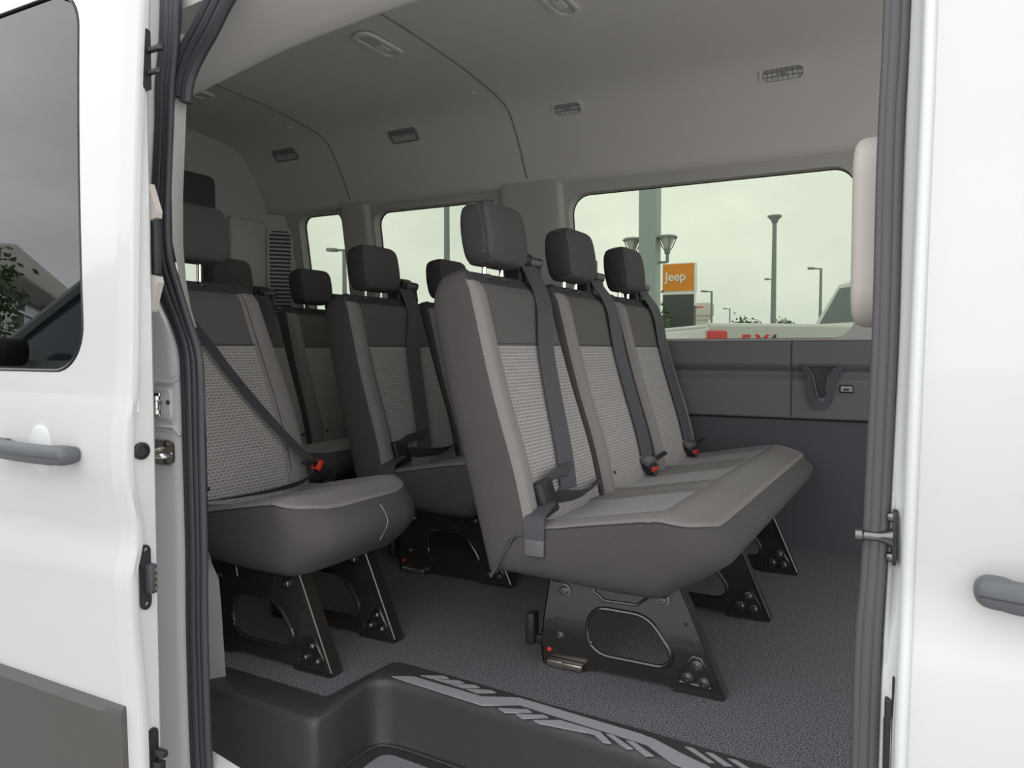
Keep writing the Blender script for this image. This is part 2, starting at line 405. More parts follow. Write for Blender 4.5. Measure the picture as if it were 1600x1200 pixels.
# left (driver side) wall --------------------------------------------
def yl(z): return 2.90-0.16*(z-0.76) if z > 0.76 else 2.90
WIN = [(-0.222, -1.268, 0.762, 1.338, .075), (-1.578, -2.238, 0.80, 1.352, .06), (-2.425, -2.693, 0.84, 1.368, .05)]
wl = MB()
holes = [rrect(x0, x1, z0, z1, r) for (x1, x0, z0, z1, r) in WIN]
wl.plate([(-2.95, .757), (1.0, .757), (1.0, 1.40), (-2.95, 1.40)], holes, lambda a, b, t: Vector((a, yl(b), b)), 0, m=0)
# reveals to the glass, 45 mm outward
for h in holes:
    wl.grid([[Vector((a, yl(b), b)) for a, b in h], [Vector((a, yl(b)+.012, b)) for a, b in h], [Vector((a, yl(b)+.055, b)) for a, b in h]], m=0, close=True)
# dark lower panels: profile swept along x
prof = [(.757, 2.90, 1), (.750, 2.885, 1), (.735, 2.880, 1), (.672, 2.880, 1), (.660, 2.888, 1), (.645, 2.905, 1), (.632, 2.905, 1), (.615, 2.892, 1), (.600, 2.888, 1), (.484, 2.890, 1), (.478, 2.893, 1), (.474, 2.915, 2), (.468, 2.905, 2), (.3, 2.91, 2), (-.01, 2.915, 2)]
xs = [-2.95, -0.431, -0.4285, -0.426, -0.4235, 1.0]
for i in range(len(prof)-1):
    wl.grid([[Vector((x, prof[k][1]+(.007 if x in (-0.4285, -0.426) and k < 10 else 0), prof[k][0])) for x in xs] for k in (i, i+1)], m=prof[i+1][2])
S(wl.build('wall_left', [M['pillar'], M['wallup'], M['walllow']], autos=25), 'driver side van wall with charcoal lower panels')
# pillar trims between the windows
def pillar(x0, x1, top=1.43, n=1):
    w = (x1-x0)/2; cx = (x0+x1)/2
    p = pillow('trim_%d' % n, .345, w, .03, lin(-1, 1, 12), lin(-1, 1, 10), lambda x, y: .028, lambda x, y: -.01,
        [(.02, 1), (.01, .93), (.003, .75), (0, .5), (0, 0)], lambda x, y, z: Vector((cx+y, yl(1.09+x)-z, 1.09+x)), [M['pillar']], lambda *a: 0)
    S(p, 'taupe pillar trim between the driver side windows')
pillar(-1.565, -1.285, n=3); pillar(-2.412, -2.252, n=4); 
# window panes
for i, (x1, x0, z0, z1, r) in enumerate(WIN, 1):
    b = MB(); b.plate(rrect(x0-.01, x1+.01, z0-.01, z1+.01, r), [], lambda a, c, t: Vector((a, yl(c)+.05+t, c)), 0.004)
    o = b.build('window_%d' % i, M['glass_side'], smooth=False)
    S(o, ['wide tinted side window beside the front bench', 'middle tinted side window', 'small rear tinted side window'][i-1])
    f = MB(); rr = rrect(x0, x1, z0, z1, r)
    f.tube([Vector((a, yl(c)+.047, c)) for a, c in rr]+[Vector((rr[0][0], yl(rr[0][1])+.047, rr[0][1]))], .0035, 6)
    q = f.build('window_gasket', M['frit'], o)

# ceiling / headliner swept along x ----------------------------------
def cprof(x):
    dz = lerp(x, [-1.7, -1.5, -1.25, -0.94], [-.115, -.095, -.05, -.02])
    return [(2.802, 1.378), (2.775, 1.385), (2.765, 1.41), (2.745, 1.445), (2.716, 1.496), (2.690, 1.54), (2.655, 1.588), (2.62, 1.626), (2.575, 1.652), (2.50, 1.668), (2.40, 1.680), (2.27, 1.693), (2.1, 1.70), (1.97, 1.705), (1.75, 1.704), (1.6, 1.698), (1.48, 1.685), (1.40, 1.66), (1.345, 1.62), (1.31, 1.56), (1.295, 1.50), (1.285, 1.455+dz*.6), (1.265, 1.425+dz), (1.235, 1.413+dz), (1.19, 1.412+dz), (1.12, 1.42+dz*.8), (1.045, 1.425+dz*.6), (1.035, 1.46+dz*.3)]
xs = [-2.9]+lin(-2.8, 1.0, 39)
c = MB(); c.grid([[Vector((x, y, z)) for y, z in cprof(x)] for x in xs])
S(c.build('ceiling', M['headliner'], autos=60), 'grey fabric headliner')
for i, x in enumerate((-1.426, -2.336)):
    s = MB(); P = [Vector((x+(.0 if 1 else 0), y, z-.0015)) for y, z in cprof(x)[2:21]]
    s.tube(smooth_path(P, 3), .0026, 6); S(s.build('trim_%d' % (5+i), M['seam']), 'headliner joint seam across the roof')
# rear wall with small back-door window
rw = MB(); xr = -2.86
rw.plate([(1.0, -.02), (2.95, -.02), (2.95, .76), (2.90, 1.45), (2.78, 1.72), (2.40, 1.80), (1.5, 1.80), (1.05, 1.62), (1.0, .76)],
         [rrect(2.03, 2.36, .84, 1.24, .05), rrect(1.22, 1.90, .78, 1.40, .06)], lambda a, b, t: Vector((xr, a, b)), 0)
rwo = rw.build('wall_rear', M['pillar'], smooth=False); S(rwo, 'taupe trimmed rear doors of the van')
b = MB(); b.box((xr+.012, 2.66, 1.16), (.03, .28, .36), bev=.012); b.build('door_panel', M['pillar'], rwo)
b = MB(); b.box((xr+.05, 2.16, 1.385), (.10, .46, .20), bev=.035); oo = b.build('upper_door_cover', M['walllow'], rwo); oo['label'] = 'dark blue-grey cover above the rear door glass'
b = MB(); b.box((xr+.01, 2.42, .5), (.03, .9, .5), bev=.012); b.build('lower_door_panel', M['walllow'], rwo)
b = MB(); b.plate(rrect(2.02, 2.37, .83, 1.25, .05), [], lambda a, c, t: Vector((xr-.02-t, a, c)), .004); o = b.build('window_4', M['glass_side'], smooth=False); S(o, 'rear door glass seen under the headrest of the near single seat')
b = MB(); b.plate(rrect(1.20, 1.92, .76, 1.42, .06), [], lambda a, c, t: Vector((xr-.02-t, a, c)), .004); S(b.build('window_5', M['glass_side'], smooth=False), 'glass of the other rear door')
# body outer skins ----------------------------------------------------
def ybody(z): return lerp(z, [-.35, .13, .30, .36, .42, .46, .52, .60, .75, 1.0, 1.4, 1.6, 1.75], [.93, .925, .925, .93, .942, .945, .935, .925, .925, .94, .985, 1.02, 1.10])
zs = [-.35, -.1, .13, .22, .30, .33, .36, .39, .42, .44, .46, .49, .52, .56, .60, .68, .75, .85, 1.0, 1.2, 1.4, 1.5, 1.6, 1.68, 1.75]
def fx(z): return lerp(z, [.27, 1.09], [-.014, -.001])
rq = MB(); rq.grid([[Vector((x, ybody(z), z)) for x in (-2.95, -2.0, -1.50, -1.44)] for z in zs])
# roof skin and far side skin
rp = [(1.10, 1.75), (1.20, 1.80), (1.4, 1.83), (1.95, 1.85), (2.5, 1.83), (2.75, 1.77), (2.86, 1.6), (2.93, 1.42)]
rq.grid([[Vector((x, y, z)) for y, z in rp] for x in (-2.95, -1.0, 1.0)])
rq.grid([[Vector((x, 2.99, z)) for z in (-.35, .2, .70)] for x in (-2.95, 1.0)])
# header above the opening
rq.grid([[Vector((x, y, z)) for y, z in ((1.035, 1.445), (1.0, 1.46), (.985, 1.48), (1.02, 1.6), (1.10, 1.75))] for x in lin(-1.5, 1.0, 6)])
# rear skin
rq.plate([(.93, -.35), (2.99, -.35), (2.93, 1.42), (2.5, 1.83), (1.4, 1.83), (.985, 1.4)], [rrect(1.18, 2.42, .74, 1.44, .06)], lambda a, c, t: Vector((-2.95, a, c)), 0)
wr = rq.build('wall_right', M['paint'], autos=40); S(wr, 'white painted van body around the side door opening')
# rear jamb channel (white, recessed)
SL = [(-1.33, 1.03, 1.432), (-1.332, 1.026, 1.323), (-1.338, 1.02, 1.245), (-1.332, 1.013, 1.155), (-1.334, 1.001, 0.988), (-1.334, 0.995, 0.904), (-1.311, 0.99, 0.841), (-1.266, 0.986, 0.778), (-1.237, 0.982, 0.723), (-1.23, 0.98, 0.657), (-1.228, 0.98, 0.536), (-1.225, 0.98, 0.353), (-1.227, 0.98, 0.167), (-1.222, 0.98, -0.07), (-1.212, 0.98, -0.155), (-1.19, .985, -.26)]
SR = [(-1.28, 1.03, 1.421), (-1.283, 1.025, 1.314), (-1.289, 1.019, 1.237), (-1.29, 1.013, 1.15), (-1.287, 1.001, 0.984), (-1.274, 0.995, 0.901), (-1.243, 0.99, 0.838), (-1.214, 0.986, 0.777), (-1.182, 0.981, 0.717), (-1.175, 0.98, 0.658), (-1.175, 0.98, 0.539), (-1.174, 0.98, 0.359), (-1.177, 0.98, 0.176), (-1.171, 0.98, -0.056), (-1.16, 0.98, -0.14), (-1.13, .985, -.24)]
def midp(i, f): return Vector(SL[i]).lerp(Vector(SR[i]), f)
j = MB()
rows = []
for a in SL:
    a = Vector(a); yo = ybody(a.z)
    rows.append([Vector((a.x+.02, a.y+.012, a.z)), Vector((a.x, a.y+.004, a.z)), Vector((a.x-.012, .972, a.z)), Vector((a.x-.03, .968, a.z)), Vector((-1.40 if a.x > -1.39 else a.x-.04, .966, a.z)), Vector((-1.43, .955, a.z)), Vector((-1.44, yo+.005, a.z)), Vector((-1.445, yo, a.z))])
j.grid(rows)
jo = j.build('trim_7', M['paint_in'], autos=40); S(jo, 'white painted rear door jamb channel')
def seal(name, L, Rr, mt, label, fr=(.10, .36, .62, .88), rad=.0075, dy=0.0, bead=True):
    s = MB(); n = len(L)
    Lp = smooth_path(L, 4); Rp = smooth_path(Rr, 4)
    s.grid([[Lp[i]+Vector((0, .006, 0)), Lp[i]+Vector((.0, -.004, 0)), Lp[i].lerp(Rp[i], .5)+Vector((0, 0, 0)), Rp[i]+Vector((0, -.004, 0)), Rp[i]+Vector((-.026, .02, 0))] for i in range(len(Lp))])
    for k, f in enumerate(fr):
        rr = rad*(1.35 if k == 1 else 1)
        s.tube([Lp[i].lerp(Rp[i], f)+Vector((0, -.006-dy*k, 0)) for i in range(len(Lp))], rr, 8)
    return S(s.build(name, mt, autos=50), label)
seal('trim_8', SL, SR, M['rubber'], 'black ribbed rubber seal along the rear edge of the door opening')
# upper corner seal running up to the header
us_ = MB(); up = smooth_path([(-1.275, 1.032, 1.20), (-1.268, 1.036, 1.245), (-1.245, 1.04, 1.285), (-1.205, 1.04, 1.325), (-1.16, 1.04, 1.375), (-1.10, 1.04, 1.415), (-.9, 1.04, 1.44), (-.4, 1.035, 1.45), (-.1, 1.03, 1.43), (-.05, 1.02, 1.35)], 5)
for off in ((0, 0), (-.018, .012), (-.036, .024)): us_.tube([p+Vector((off[0], -.004, off[1])) for p in up], .0115, 8)
S(us_.build('trim_9', M['rubber']), 'dark rubber seal along the top of the door opening')
# beige inner strip beside the seal
bs = MB()
bx = [(1.30, -1.268), (1.24, -1.266), (1.15, -1.273), (1.03, -1.292), (.93, -1.306), (.86, -1.300), (.80, -1.285), (.775, -1.262)]
bx = [(1.335, -1.226), (1.31, -1.232), (1.20, -1.240), (1.03, -1.254), (.93, -1.256), (.86, -1.250), (.80, -1.237), (.765, -1.222)]
def srx(z): return lerp(z, [k[2] for k in SR[::-1]], [k[0] for k in SR[::-1]])
def sry(z): return lerp(z, [k[2] for k in SR[::-1]], [k[1] for k in SR[::-1]])
bs.grid([[Vector((srx(z)-.010, sry(z)+.006, z)), Vector((x*1.046+.002, 1.046, z)), Vector((x*1.055, 1.055, z)), Vector((x*1.10-.02, 1.10, z))] for z, x in bx])
S(bs.build('trim_10', M['lighttrim']), 'pale grey pillar trim strip beside the rear door seal')
lt = MB()
lx = [(.76, -1.215), (.70, -1.225), (.55, -1.238), (.35, -1.245), (.30, -1.24), (.265, -1.228), (.229, -1.208), (.10, -1.197), (.0, -1.19)]
lx = [(.74, -1.212), (.70, -1.205), (.55, -1.203), (.35, -1.200), (.30, -1.198), (.265, -1.188), (.229, -1.170), (.10, -1.163), (.0, -1.155)]
lt.grid([[Vector((srx(z)-.012, .990, z)), Vector((x*1.045, 1.045, z)), Vector((x*1.06-.004, 1.06, z)), Vector((x*1.09-.02, 1.09, z)), Vector((x*1.12-.4, 1.12, z))] for z, x in lx[:5]])
lt.grid([[Vector((-1.225*y0, y0-.008, z)), Vector((-1.215*y0, y0, z)), Vector((x*(y0+.035), y0+.035, z)), Vector((x*(y0+.05)-.006, y0+.05, z)), Vector((x*(y0+.06)-.06, y0+.075, z)), Vector((-1.75, y0+.08, z))] for z, x, y0 in
    ((.33, -1.205, 1.06), (.30, -1.200, 1.075), (.265, -1.190, 1.09), (.229, -1.172, 1.10), (.16, -1.166, 1.112), (.10, -1.163, 1.118), (.0, -1.157, 1.125))])
S(lt.build('trim_11', M['lowtrim']), 'taupe lower quarter trim behind the rear door seal')
# front jamb ----------------------------------------------------------
FL = [(-0.046, 1.03, 1.46), (-0.048, 1.02, 1.25), (-0.049, 1.008, 1.083), (-0.051, 1.002, 0.993), (-0.052, 0.995, 0.904), (-0.052, 0.984, 0.755), (-0.055, 0.98, 0.607), (-0.059, 0.98, 0.456), (-0.064, 0.98, 0.379), (-0.065, 0.98, 0.224), (-0.066, 0.98, 0.0), (-.07, .98, -.3)]
FR = [(-0.025, 1.03, 1.46), (-0.026, 1.02, 1.25), (-0.027, 1.008, 1.078), (-0.03, 1.001, 0.99), (-0.031, 0.995, 0.902), (-0.031, 0.984, 0.755), (-0.034, 0.98, 0.608), (-0.037, 0.98, 0.496), (-0.041, 0.98, 0.383), (-0.043, 0.98, 0.229), (-0.044, 0.98, 0.0), (-.048, .98, -.3)]
seal('trim_12', FL, FR, M['rubber2'], 'dark grey rubber seal along the front edge of the door opening', fr=(.06, .42, .80), rad=.0062, dy=.001)
fj = MB(); rows = []
for z in [1.46]+zs[::-1][5:]+[-.35]:
    x = lerp(z, [k[2] for k in FR[::-1]], [k[0] for k in FR[::-1]]); y0 = lerp(z, [k[2] for k in FR[::-1]], [k[1] for k in FR[::-1]]); f = fx(z); yb = ybody(z)
    rows.append([Vector((x-.002, y0+.01, z)), Vector((x+.004, y0-.012, z)), Vector((x+.008, yb+.038, z)), Vector((f-.013, yb+.027, z)), Vector((f-.0105, yb+.016, z)), Vector((f-.009, yb+.006, z)), Vector((f-.005, yb+.0015, z)), Vector((f-.001, yb+.0016, z)), Vector((f+.001, yb+.0035, z)), Vector((f+.006, yb+.004, z))])
fj.grid(rows); S(fj.build('trim_13', M['paint_in'], autos=50), 'white painted front pillar edge of the door opening')
# front pillar inner trim
ip = MB(); ip.grid([[Vector((x, y, z)) for x, y in ((-.046, 1.02), (-.05, 1.05), (-.055, 1.075), (-.05, 1.12), (.1, 1.14))] for z in (-.0, .5, .76, 1.0, 1.42)])
S(ip.build('trim_14', M['lowtrim']), 'dark inner trim of the front pillar')
# door_2: closed front passenger door
fd = MB(); rows = []
for z in [-.35]+zs[1:21]:
    f = fx(z); yb = ybody(z)
    rows.append([Vector((f+.0032, yb+.012, z)), Vector((f+.0030, yb+.004, z)), Vector((f+.0045, yb+.0008, z)), Vector((f+.009, yb-.0004, z)), Vector((f+.03, yb-.001, z)), Vector((.20, yb-.001, z)), Vector((.30, yb-.001, z)), Vector((1.0, yb, z))])
fd.grid(rows)
d2 = fd.build('door_2', M['paint'], autos=40); S(d2, 'closed white front passenger door')
b = MB(); b.plate(rrect(.30, .98, .72, 1.36, .08), [], lambda a, c, t: Vector((a, ybody(c)-.004+t, c)), .003); b.build('window_pane', M['glass_dark'], d2, smooth=False)
def door_handle(cx, cz, L, y, tilt, parent, flip=1):
    # grip bar: bulged, rounded ends
    hl = L/2
    def T(x, yy, z):
        p = Vector((x, 0, yy)); a = tilt; s_ = x/hl
        arch = .010*(1-s_*s_)
        q = Vector((p.x*math.cos(a)-p.z*math.sin(a), 0, p.x*math.sin(a)+p.z*math.cos(a)))
        return Vector((cx+q.x, y-arch-z, cz+q.z))
    h = pillow('door_handle', hl, .0165, .0155, lin(-1, 1, 26), lin(-1, 1, 9), lambda x, yy: .034-.006*(yy/.0165)**2, lambda x, yy: .014 if abs(x) < hl*.72 else -.002,
        [(.004, 1), (.0015, .9), (0, .72), (0, .4), (.003, 0)], T, [M['handle']], lambda *a: 0, parent)
    s = MB(); s.tube([T(x, -.002, .0345) for x in lin(-hl*.96, hl*.96, 20)], .0006, 4); s.build('handle_seam', M['black'], h)
    c_ = MB(); c_.tube([T(-flip*hl*.72, q, .034) for q in lin(-.0155, .0155, 7)], .0006, 4); c_.build('handle_joint', M['black'], h)
    # shallow oval bowl behind the grip
    w = MB(); w.lathe([(.0, .004), (.030, .003), (.038, 0.0), (.041, -.0015), (.042, .0)], (cx-.004, y+.0035, cz), axis=(0, -1, 0), n=28)
    for v in w.V: v.z = cz+(v.z-cz)*1.15
    w.build('handle_bowl', M['paint_in'], parent)
    return h
door_handle(.152, .468, .21, ybody(.47)-.001, math.radians(-2), d2, -1)

# door_1: open sliding door alongside the rear quarter -----------------
def yd(z):
    if z > .665: d = z-.665; return .8015+.02*d+.045*d*d
    return lerp(z, [-.35, .03, .118, .17, .25, .34, .37, .395, .43, .455, .50, .55, .60, .665], [.806, .806, .802, .799, .792, .788, .793, .801, .802, .796, .789, .787, .791, .8015])
def xd(z): return -1.150
def yi(z): return .857+.012*sm(1.1, 1.4, z)
dz = [-.35, -.1, .10, .118, .122, .18, .25, .30, .34, .36, .385, .40, .415, .43, .45, .465, .48, .50, .52, .54, .57, .60, .63, .645]
dz = [z for z in dz]
sd = MB()
def frontcols(z):
    y, x = yd(z), xd(z)
    k = yi(z)
    return [Vector((x-.016, k, z)), Vector((x-.004, k-.001, z)), Vector((x+.000, k-.006, z)), Vector((x+.0, y+.024, z)), Vector((x+.006, y+.022, z)), Vector((x+.008, y+.012, z)), Vector((x+.005, y+.006, z)), Vector((x-.001, y+.004, z)), Vector((x-.010, y+.0035, z)), Vector((x-.017, y+.0005, z)), Vector((x-.026, y, z))]
zall = dz+[.70, .80, .95, 1.1, 1.25, 1.40]
zall = dz+lin(.645, 1.40, 12)[1:]
sd.grid([frontcols(z) for z in zall])
sd.grid([[Vector((xd(z)-.026, yd(z), z)), Vector((-1.30, yd(z), z)), Vector((-1.7, yd(z), z)), Vector((-2.45, yd(z)+.01, z))] for z in dz])
def ylean(z): return yd(z)
def subdiv(L, d=.08):
    out = []
    for a, b in zip(L, L[1:]+L[:1]):
        k = max(1, int(math.hypot(b[0]-a[0], b[1]-a[1])/d)); out += [(a[0]+(b[0]-a[0])*i/k, a[1]+(b[1]-a[1])*i/k) for i in range(k)]
    return out
def wsh(a, c): return a-.065*(c-.682)
wb = [(wsh(a, c), c) for a, c in subdiv(rrect(-2.35, -1.256, .682, 1.352, [.085, .085, .075, .075], 10))]
frontline = [(xd(z)-.026, z) for z in lin(.645, 1.40, 12)]
sd.plate([(-2.45, .645)]+frontline+[(-2.45, 1.40)], [wb], lambda a, b, t: Vector((a, yd(max(b, .645)), b)), 0)
sd.grid([[Vector((a, ylean(b), b)) for a, b in wb], [Vector((a, ylean(b)+.006, b)) for a, b in wb]], close=True)
# top rolls over, inner panel
sd.grid([[Vector((xd(1.4)-.026, .8405, 1.40)), Vector((-2.45, .8405, 1.40))], [Vector((xd(1.4)-.026, .855, 1.415)), Vector((-2.45, .855, 1.415))], [Vector((xd(1.4)-.016, .869, 1.40)), Vector((-2.45, .869, 1.40))]])
sd.grid([[Vector((xd(z)-.016, yi(z), z)), Vector((-2.45, yi(z), z))] for z in [-.35, .12, .43, .60, .645]])
d1 = sd.build('door_1', M['paint'], autos=38); S(d1, 'open white sliding door standing at the left')
o = pillow('window_pane', .331, .543, .080, lin(-1, 1, 14), lin(-1, 1, 16), lambda x, y: 0, lambda x, y: -.004, [(0, 1), (0, 0)],
    lambda x, y, z: Vector((wsh(-1.803+y, 1.017+x), yd(1.017+x)+.003-z, 1.017+x)), [M['glass_dark']], lambda *a: 0, d1); o['label'] = 'dark privacy glass reflecting the street'
b = MB(); b.grid([[Vector((a, ylean(c)+.03, c)) for a in (-2.4, -1.22)] for c in (.660, .9, 1.15, 1.395)]); b.build('window_backing', M['black'], d1)
b = MB(); rr = [(a+(.003 if a < -1.8 else -.003), c+(.003 if c < 1 else -.003)) for a, c in wb]
b.tube([Vector((a, ylean(c)+.001, c)) for a, c in rr+rr[:1]], .0028, 6); b.build('window_gasket', M['frit'], d1)
door_handle(-1.366, .546, .235, yd(.55)-.001, math.radians(-1.0), d1, 1)
# cladding on the door bottom
b = MB(); rows = []
for z, o_ in ((.125, .0), (.121, .008), (.113, .013), (.08, .014), (.02, .016), (-.2, .018), (-.35, .016)):
    xe = -1.168-.0*z
    rows.append([Vector((xe, yd(z)+.002-o_*.0, z)), Vector((xe-.001, yd(z)-o_*.7, z)), Vector((xe-.035, yd(z)-o_*1.0, z-.0)), Vector((xe-.05, yd(z)-o_*1.25, z)), Vector((-1.5, yd(z)-o_*1.25, z)), Vector((-2.44, yd(z)-o_*1.25, z))])
b.grid(rows); o = b.build('side_cladding', M['clad'], d1, autos=30); o['label'] = 'dark grey plastic side cladding'
# fittings on the leading edge of the door
def onend(dy, z, dx=0): return Vector((xd(z)+.001+dx, .833+dy*.8, z))
b = MB(); p = onend(-.009, .553); b.lathe([(.0145, 0), (.0145, .004), (.010, .005), (.009, .001), (.002, .001)], p, axis=(1, 0, 0), n=24); b.build('round_bumper', M['black'], d1)
b = MB(); b.plate(rrect(-.0125, .0125, -.055, .055, .0124), [], lambda a, c, t: onend(-.007+a, .340+c, t), .004)
cp = b.build('contact_plate', M['black'], d1, autos=30)
b = MB(); b.box(onend(-.001, .338, .010), (.018, .014, .05), bev=.004); b.build('contact_block', M['rubber'], cp)
for k in range(4):
    b = MB(); b.box(onend(.002, .322+k*.0105, .020), (.003, .007, .0045)); b.build('contact_pin', M['steel'], cp)
for z in (.386, .294):
    b = MB(); b.lathe([(.0045, .003), (.0045, .006), (.002, .007)], onend(-.007, z), axis=(1, 0, 0), n=12); b.build('screw', M['bolt'], cp)
b = MB(); b.plate(rrect(-.011, .011, -.05, .05, .010), [], lambda a, c, t: onend(.004+a, .028+c, t), .004); lo = b.build('lower_latch', M['black'], d1, autos=30)
b = MB(); b.box(onend(.006, .038, .016), (.03, .012, .012), bev=.003).box(onend(.006, .008, .012), (.02, .016, .03), bev=.003); b.build('latch_claw', M['black'], lo)
b = MB(); b.plate(rrect(-.010, .010, -.10, .10, .009), [], lambda a, c, t: onend(.018+a, 1.20+c*.5, t), .006); hi = b.build('upper_latch', M['black'], d1, autos=30)
b = MB(); b.box(onend(.022, 1.215, .018), (.036, .010, .008), bev=.002).box(onend(.020, 1.178, .015), (.03, .008, .008), bev=.002).lathe([(.006, -.004), (.006, .004)], onend(.022, 1.215, .036), n=12).lathe([(.004, -.004), (.004, .004)], onend(.020, 1.178, .032), n=12); b.build('latch_lever', M['black'], hi)
for z in (.966, .820):
    b = MB(); sgn = 1 if z > .9 else -1
    b.plate([(0, -.028*sgn), (.017, -.024*sgn), (.019, -.014*sgn), (0, .034*sgn)], [], lambda a, c, t: Vector((xd(.9)-.006+a, yi(.9)+t-.002, z+c)), .012)
    o = b.build('inner_trim_tip', M['beige'], d1, autos=30); o['label'] = 'beige inner door trim tip'
b = MB(); b.box((xd(.9)+.006, yi(.9)+.004, .893), (.008, .012, .09), bev=.002); b.build('edge_strip', M['black'], d1)
b = MB(); b.plate(rrect(-.004, .006, -.03, .03, .001), [], lambda a, c, t: onend(-.018+a, .648+c, t), .0005); sk = b.build('sticker', M['signwhite'], d1, smooth=False)
b = MB(); b.plate(rrect(-.004, .006, .022, .03, .001), [], lambda a, c, t: onend(-.018+a, .648+c, .0006+t), .0004); b.build('sticker_band', M['red'], sk, smooth=False)
b = MB(); b.plate(rrect(-.004, -.0015, -.03, .020, .001), [], lambda a, c, t: onend(-.018+a, .648+c, .0006+t), .0004); b.build('sticker_print', M['blue'], sk, smooth=False)
for z in (.61, .60-.1, .23, .5, .66):
    pass
# striker and roller pocket on the jamb
sp = MB(); sp.plate(rrect(-.03, .022, -.024, .024, [.004, .012, .012, .004]), [], lambda a, c, t: Vector((-1.264+a, .963-t, .527+c)), .004)
so = sp.build('striker_plate', M['steel'], jo, autos=30)
b = MB(); b.tube(smooth_path([(-1.290, .960, .530), (-1.282, .945, .532), (-1.268, .938, .527), (-1.254, .942, .523), (-1.248, .960, .523)], 5), .0055, 8); b.build('striker_loop', M['chrome'], so)
for dz_ in (-.016, .016):
    b = MB(); b.lathe([(.006, 0), (.006, .002), (.003, .004)], (-1.262, .959, .527+dz_), axis=(0, -1, 0), n=14); b.build('screw', M['bolt'], so)
pk = MB(); rr = rrect(-1.33, -1.248, .585, .652, .012); r2 = rrect(-1.325, -1.254, .591, .646, .009)
pk.grid([[Vector((a, .9665, c)) for a, c in rr], [Vector((a, .963, c)) for a, c in r2]], close=True)
pk.plate(r2, [], lambda a, c, t: Vector((a, .9635-t, c)), .0006)
po = pk.build('latch_pocket', M['paint_in'], jo, autos=30)
b = MB(); b.box((-1.282, .955, .618), (.03, .010, .046), bev=.003).lathe([(.009, -.017), (.012, -.017), (.012, -.009), (.008, -.006), (.008, .006), (.012, .009), (.012, .017)], (-1.273, .948, .618), n=16); b.build('latch_roller', M['chrome'], po)
b = MB(); b.lathe([(.0045, 0), (.0045, .002)], (-1.256, .9615, .622), axis=(0, -1, 0), n=14); b.build('latch_hole', M['black'], po)
jr = MB(); jr.tube([(-1.40, .966, .575), (-1.25, .968, .575), (-1.235, .972, .56)], .004, 6).tube([(-1.40, .966, .545+.022), (-1.25, .968, .567)], .002, 6)
jr.tube([(-1.40, .966, .662), (-1.25, .968, .662), (-1.238, .972, .67)], .005, 6)
pass
jr.build('jamb_crease', M['paint_in'], jo)
# locating pin on front pillar, connector below
b = MB(); b.plate(rrect(-.0085, .0085, -.032, .032, .008), [], lambda a, c, t: Vector((-.0265-t, .966+a, .508+c)), .004)
pn = b.build('door_locating_pin', M['black'], autos=30); setp(pn, 'black metal locating pin screwed to the front pillar edge', 'latch pin')
b = MB(); b.lathe([(.012, 0), (.008, .008), (.006, .012), (.0052, .016), (.0052, .030), (.0068, .032), (.0068, .039), (.005, .040)], (-.030, .966, .507), axis=(-1, 0, 0), n=16); b.build('pin_stud', M['bolt'], pn)
for z in (.531, .485):
    b = MB(); b.lathe([(.006, 0), (.006, .003), (.0045, .006), (.002, .007)], (-.030, .966, z), axis=(-1, 0, 0), n=14); b.build('screw', M['bolt'], pn)
b = MB(); b.box((-.024, .957, .27), (.007, .014, .165), bev=.003).box((-.030, .962, .272), (.010, .016, .105), bev=.003)
cn = b.build('door_contact_connector', M['black'], autos=30); setp(cn, 'black contact connector low on the front pillar edge', 'connector')
b = MB(); b.box((-.0352, .962, .268), (.002, .010, .062)); b.build('contact_pad', M['rust'], cn)
# beige assist handle on front pillar
ag = pillow('assist_handle', .118, .062, .045, lin(-1, 1, 18), lin(-1, 1, 14), lambda x, y: .040-.018*sm(.55, 0, math.hypot(x/.09, (y+.004)/.04)), lambda x, y: 0,
    [(.016, 1), (.008, .94), (.002, .80), (0, .6), (0, 0)], lambda x, y, z: Vector((-.050-z*.9, 1.09+y, .868+x)), [M['beige']], lambda *a: 0)
setp(ag, 'beige rounded assist handle trim on the front pillar', 'handle')

# ceiling fittings ------------------------------------------------------
def vent(cx, cy, cz, nrm, label, slats=True, L=.13, H=.062, style=0):
    n = Vector(nrm).normalized(); u = Vector((1, 0, 0)); u = (u-n*u.dot(n)).normalized(); w = n.cross(u)
    if w.z < 0: w = -w
    P = lambda a, b, t: u*a+w*b+n*t
    e = empty('air_vent', (cx, cy, cz)); setp(e, label, 'air vent', 'roof air vents above the side windows')
    f = MB(); o_ = rrect(-L/2, L/2, -H/2, H/2, H*.42 if style == 0 else .012); i_ = rrect(-L/2+.009, L/2-.009, -H/2+.009, H/2-.009, H*.3 if style == 0 else .008)
    f.plate(o_, [i_], P, .005); f.build('vent_frame', M['headliner'] if style == 0 else M['vent'], e, autos=30)
    b = MB(); b.plate(i_, [], P, .0005); b.build('vent_backing', M['ventin'] if style == 0 else M['vent'], e, smooth=False)
    g_ = MB(); g_.grid([[P(a*1.0, c, .0045) for a, c in i_], [P(a*.97, c*.94, .0045) for a, c in i_]], close=True)
    for k in range(1, 3 if style == 0 else 5):
        zz = -H/2+.009+(H-.018)*k/(3 if style == 0 else 5); g_.box(P(0, zz, .002), (L-.02, .0024, .0024), Matrix((u, w, n)).transposed())
    if style == 0:
        for k in range(1, 8):
            g_.box(P(-L/2+.009+(L-.018)*k/8, 0, .002), (.0016, H-.02, .0024), Matrix((u, w, n)).transposed())
    g_.box(P(0, 0, .004), (.022, .003, .003), Matrix((u, w, n)).transposed())
    g_.build('vent_grille', M['vent'], e)
vn = (0, -.62, -.62)
vent(-.430, 2.632, 1.614, vn, 'oval air vent in the roof lining above the wide front window, rightmost of the row', L=.145)
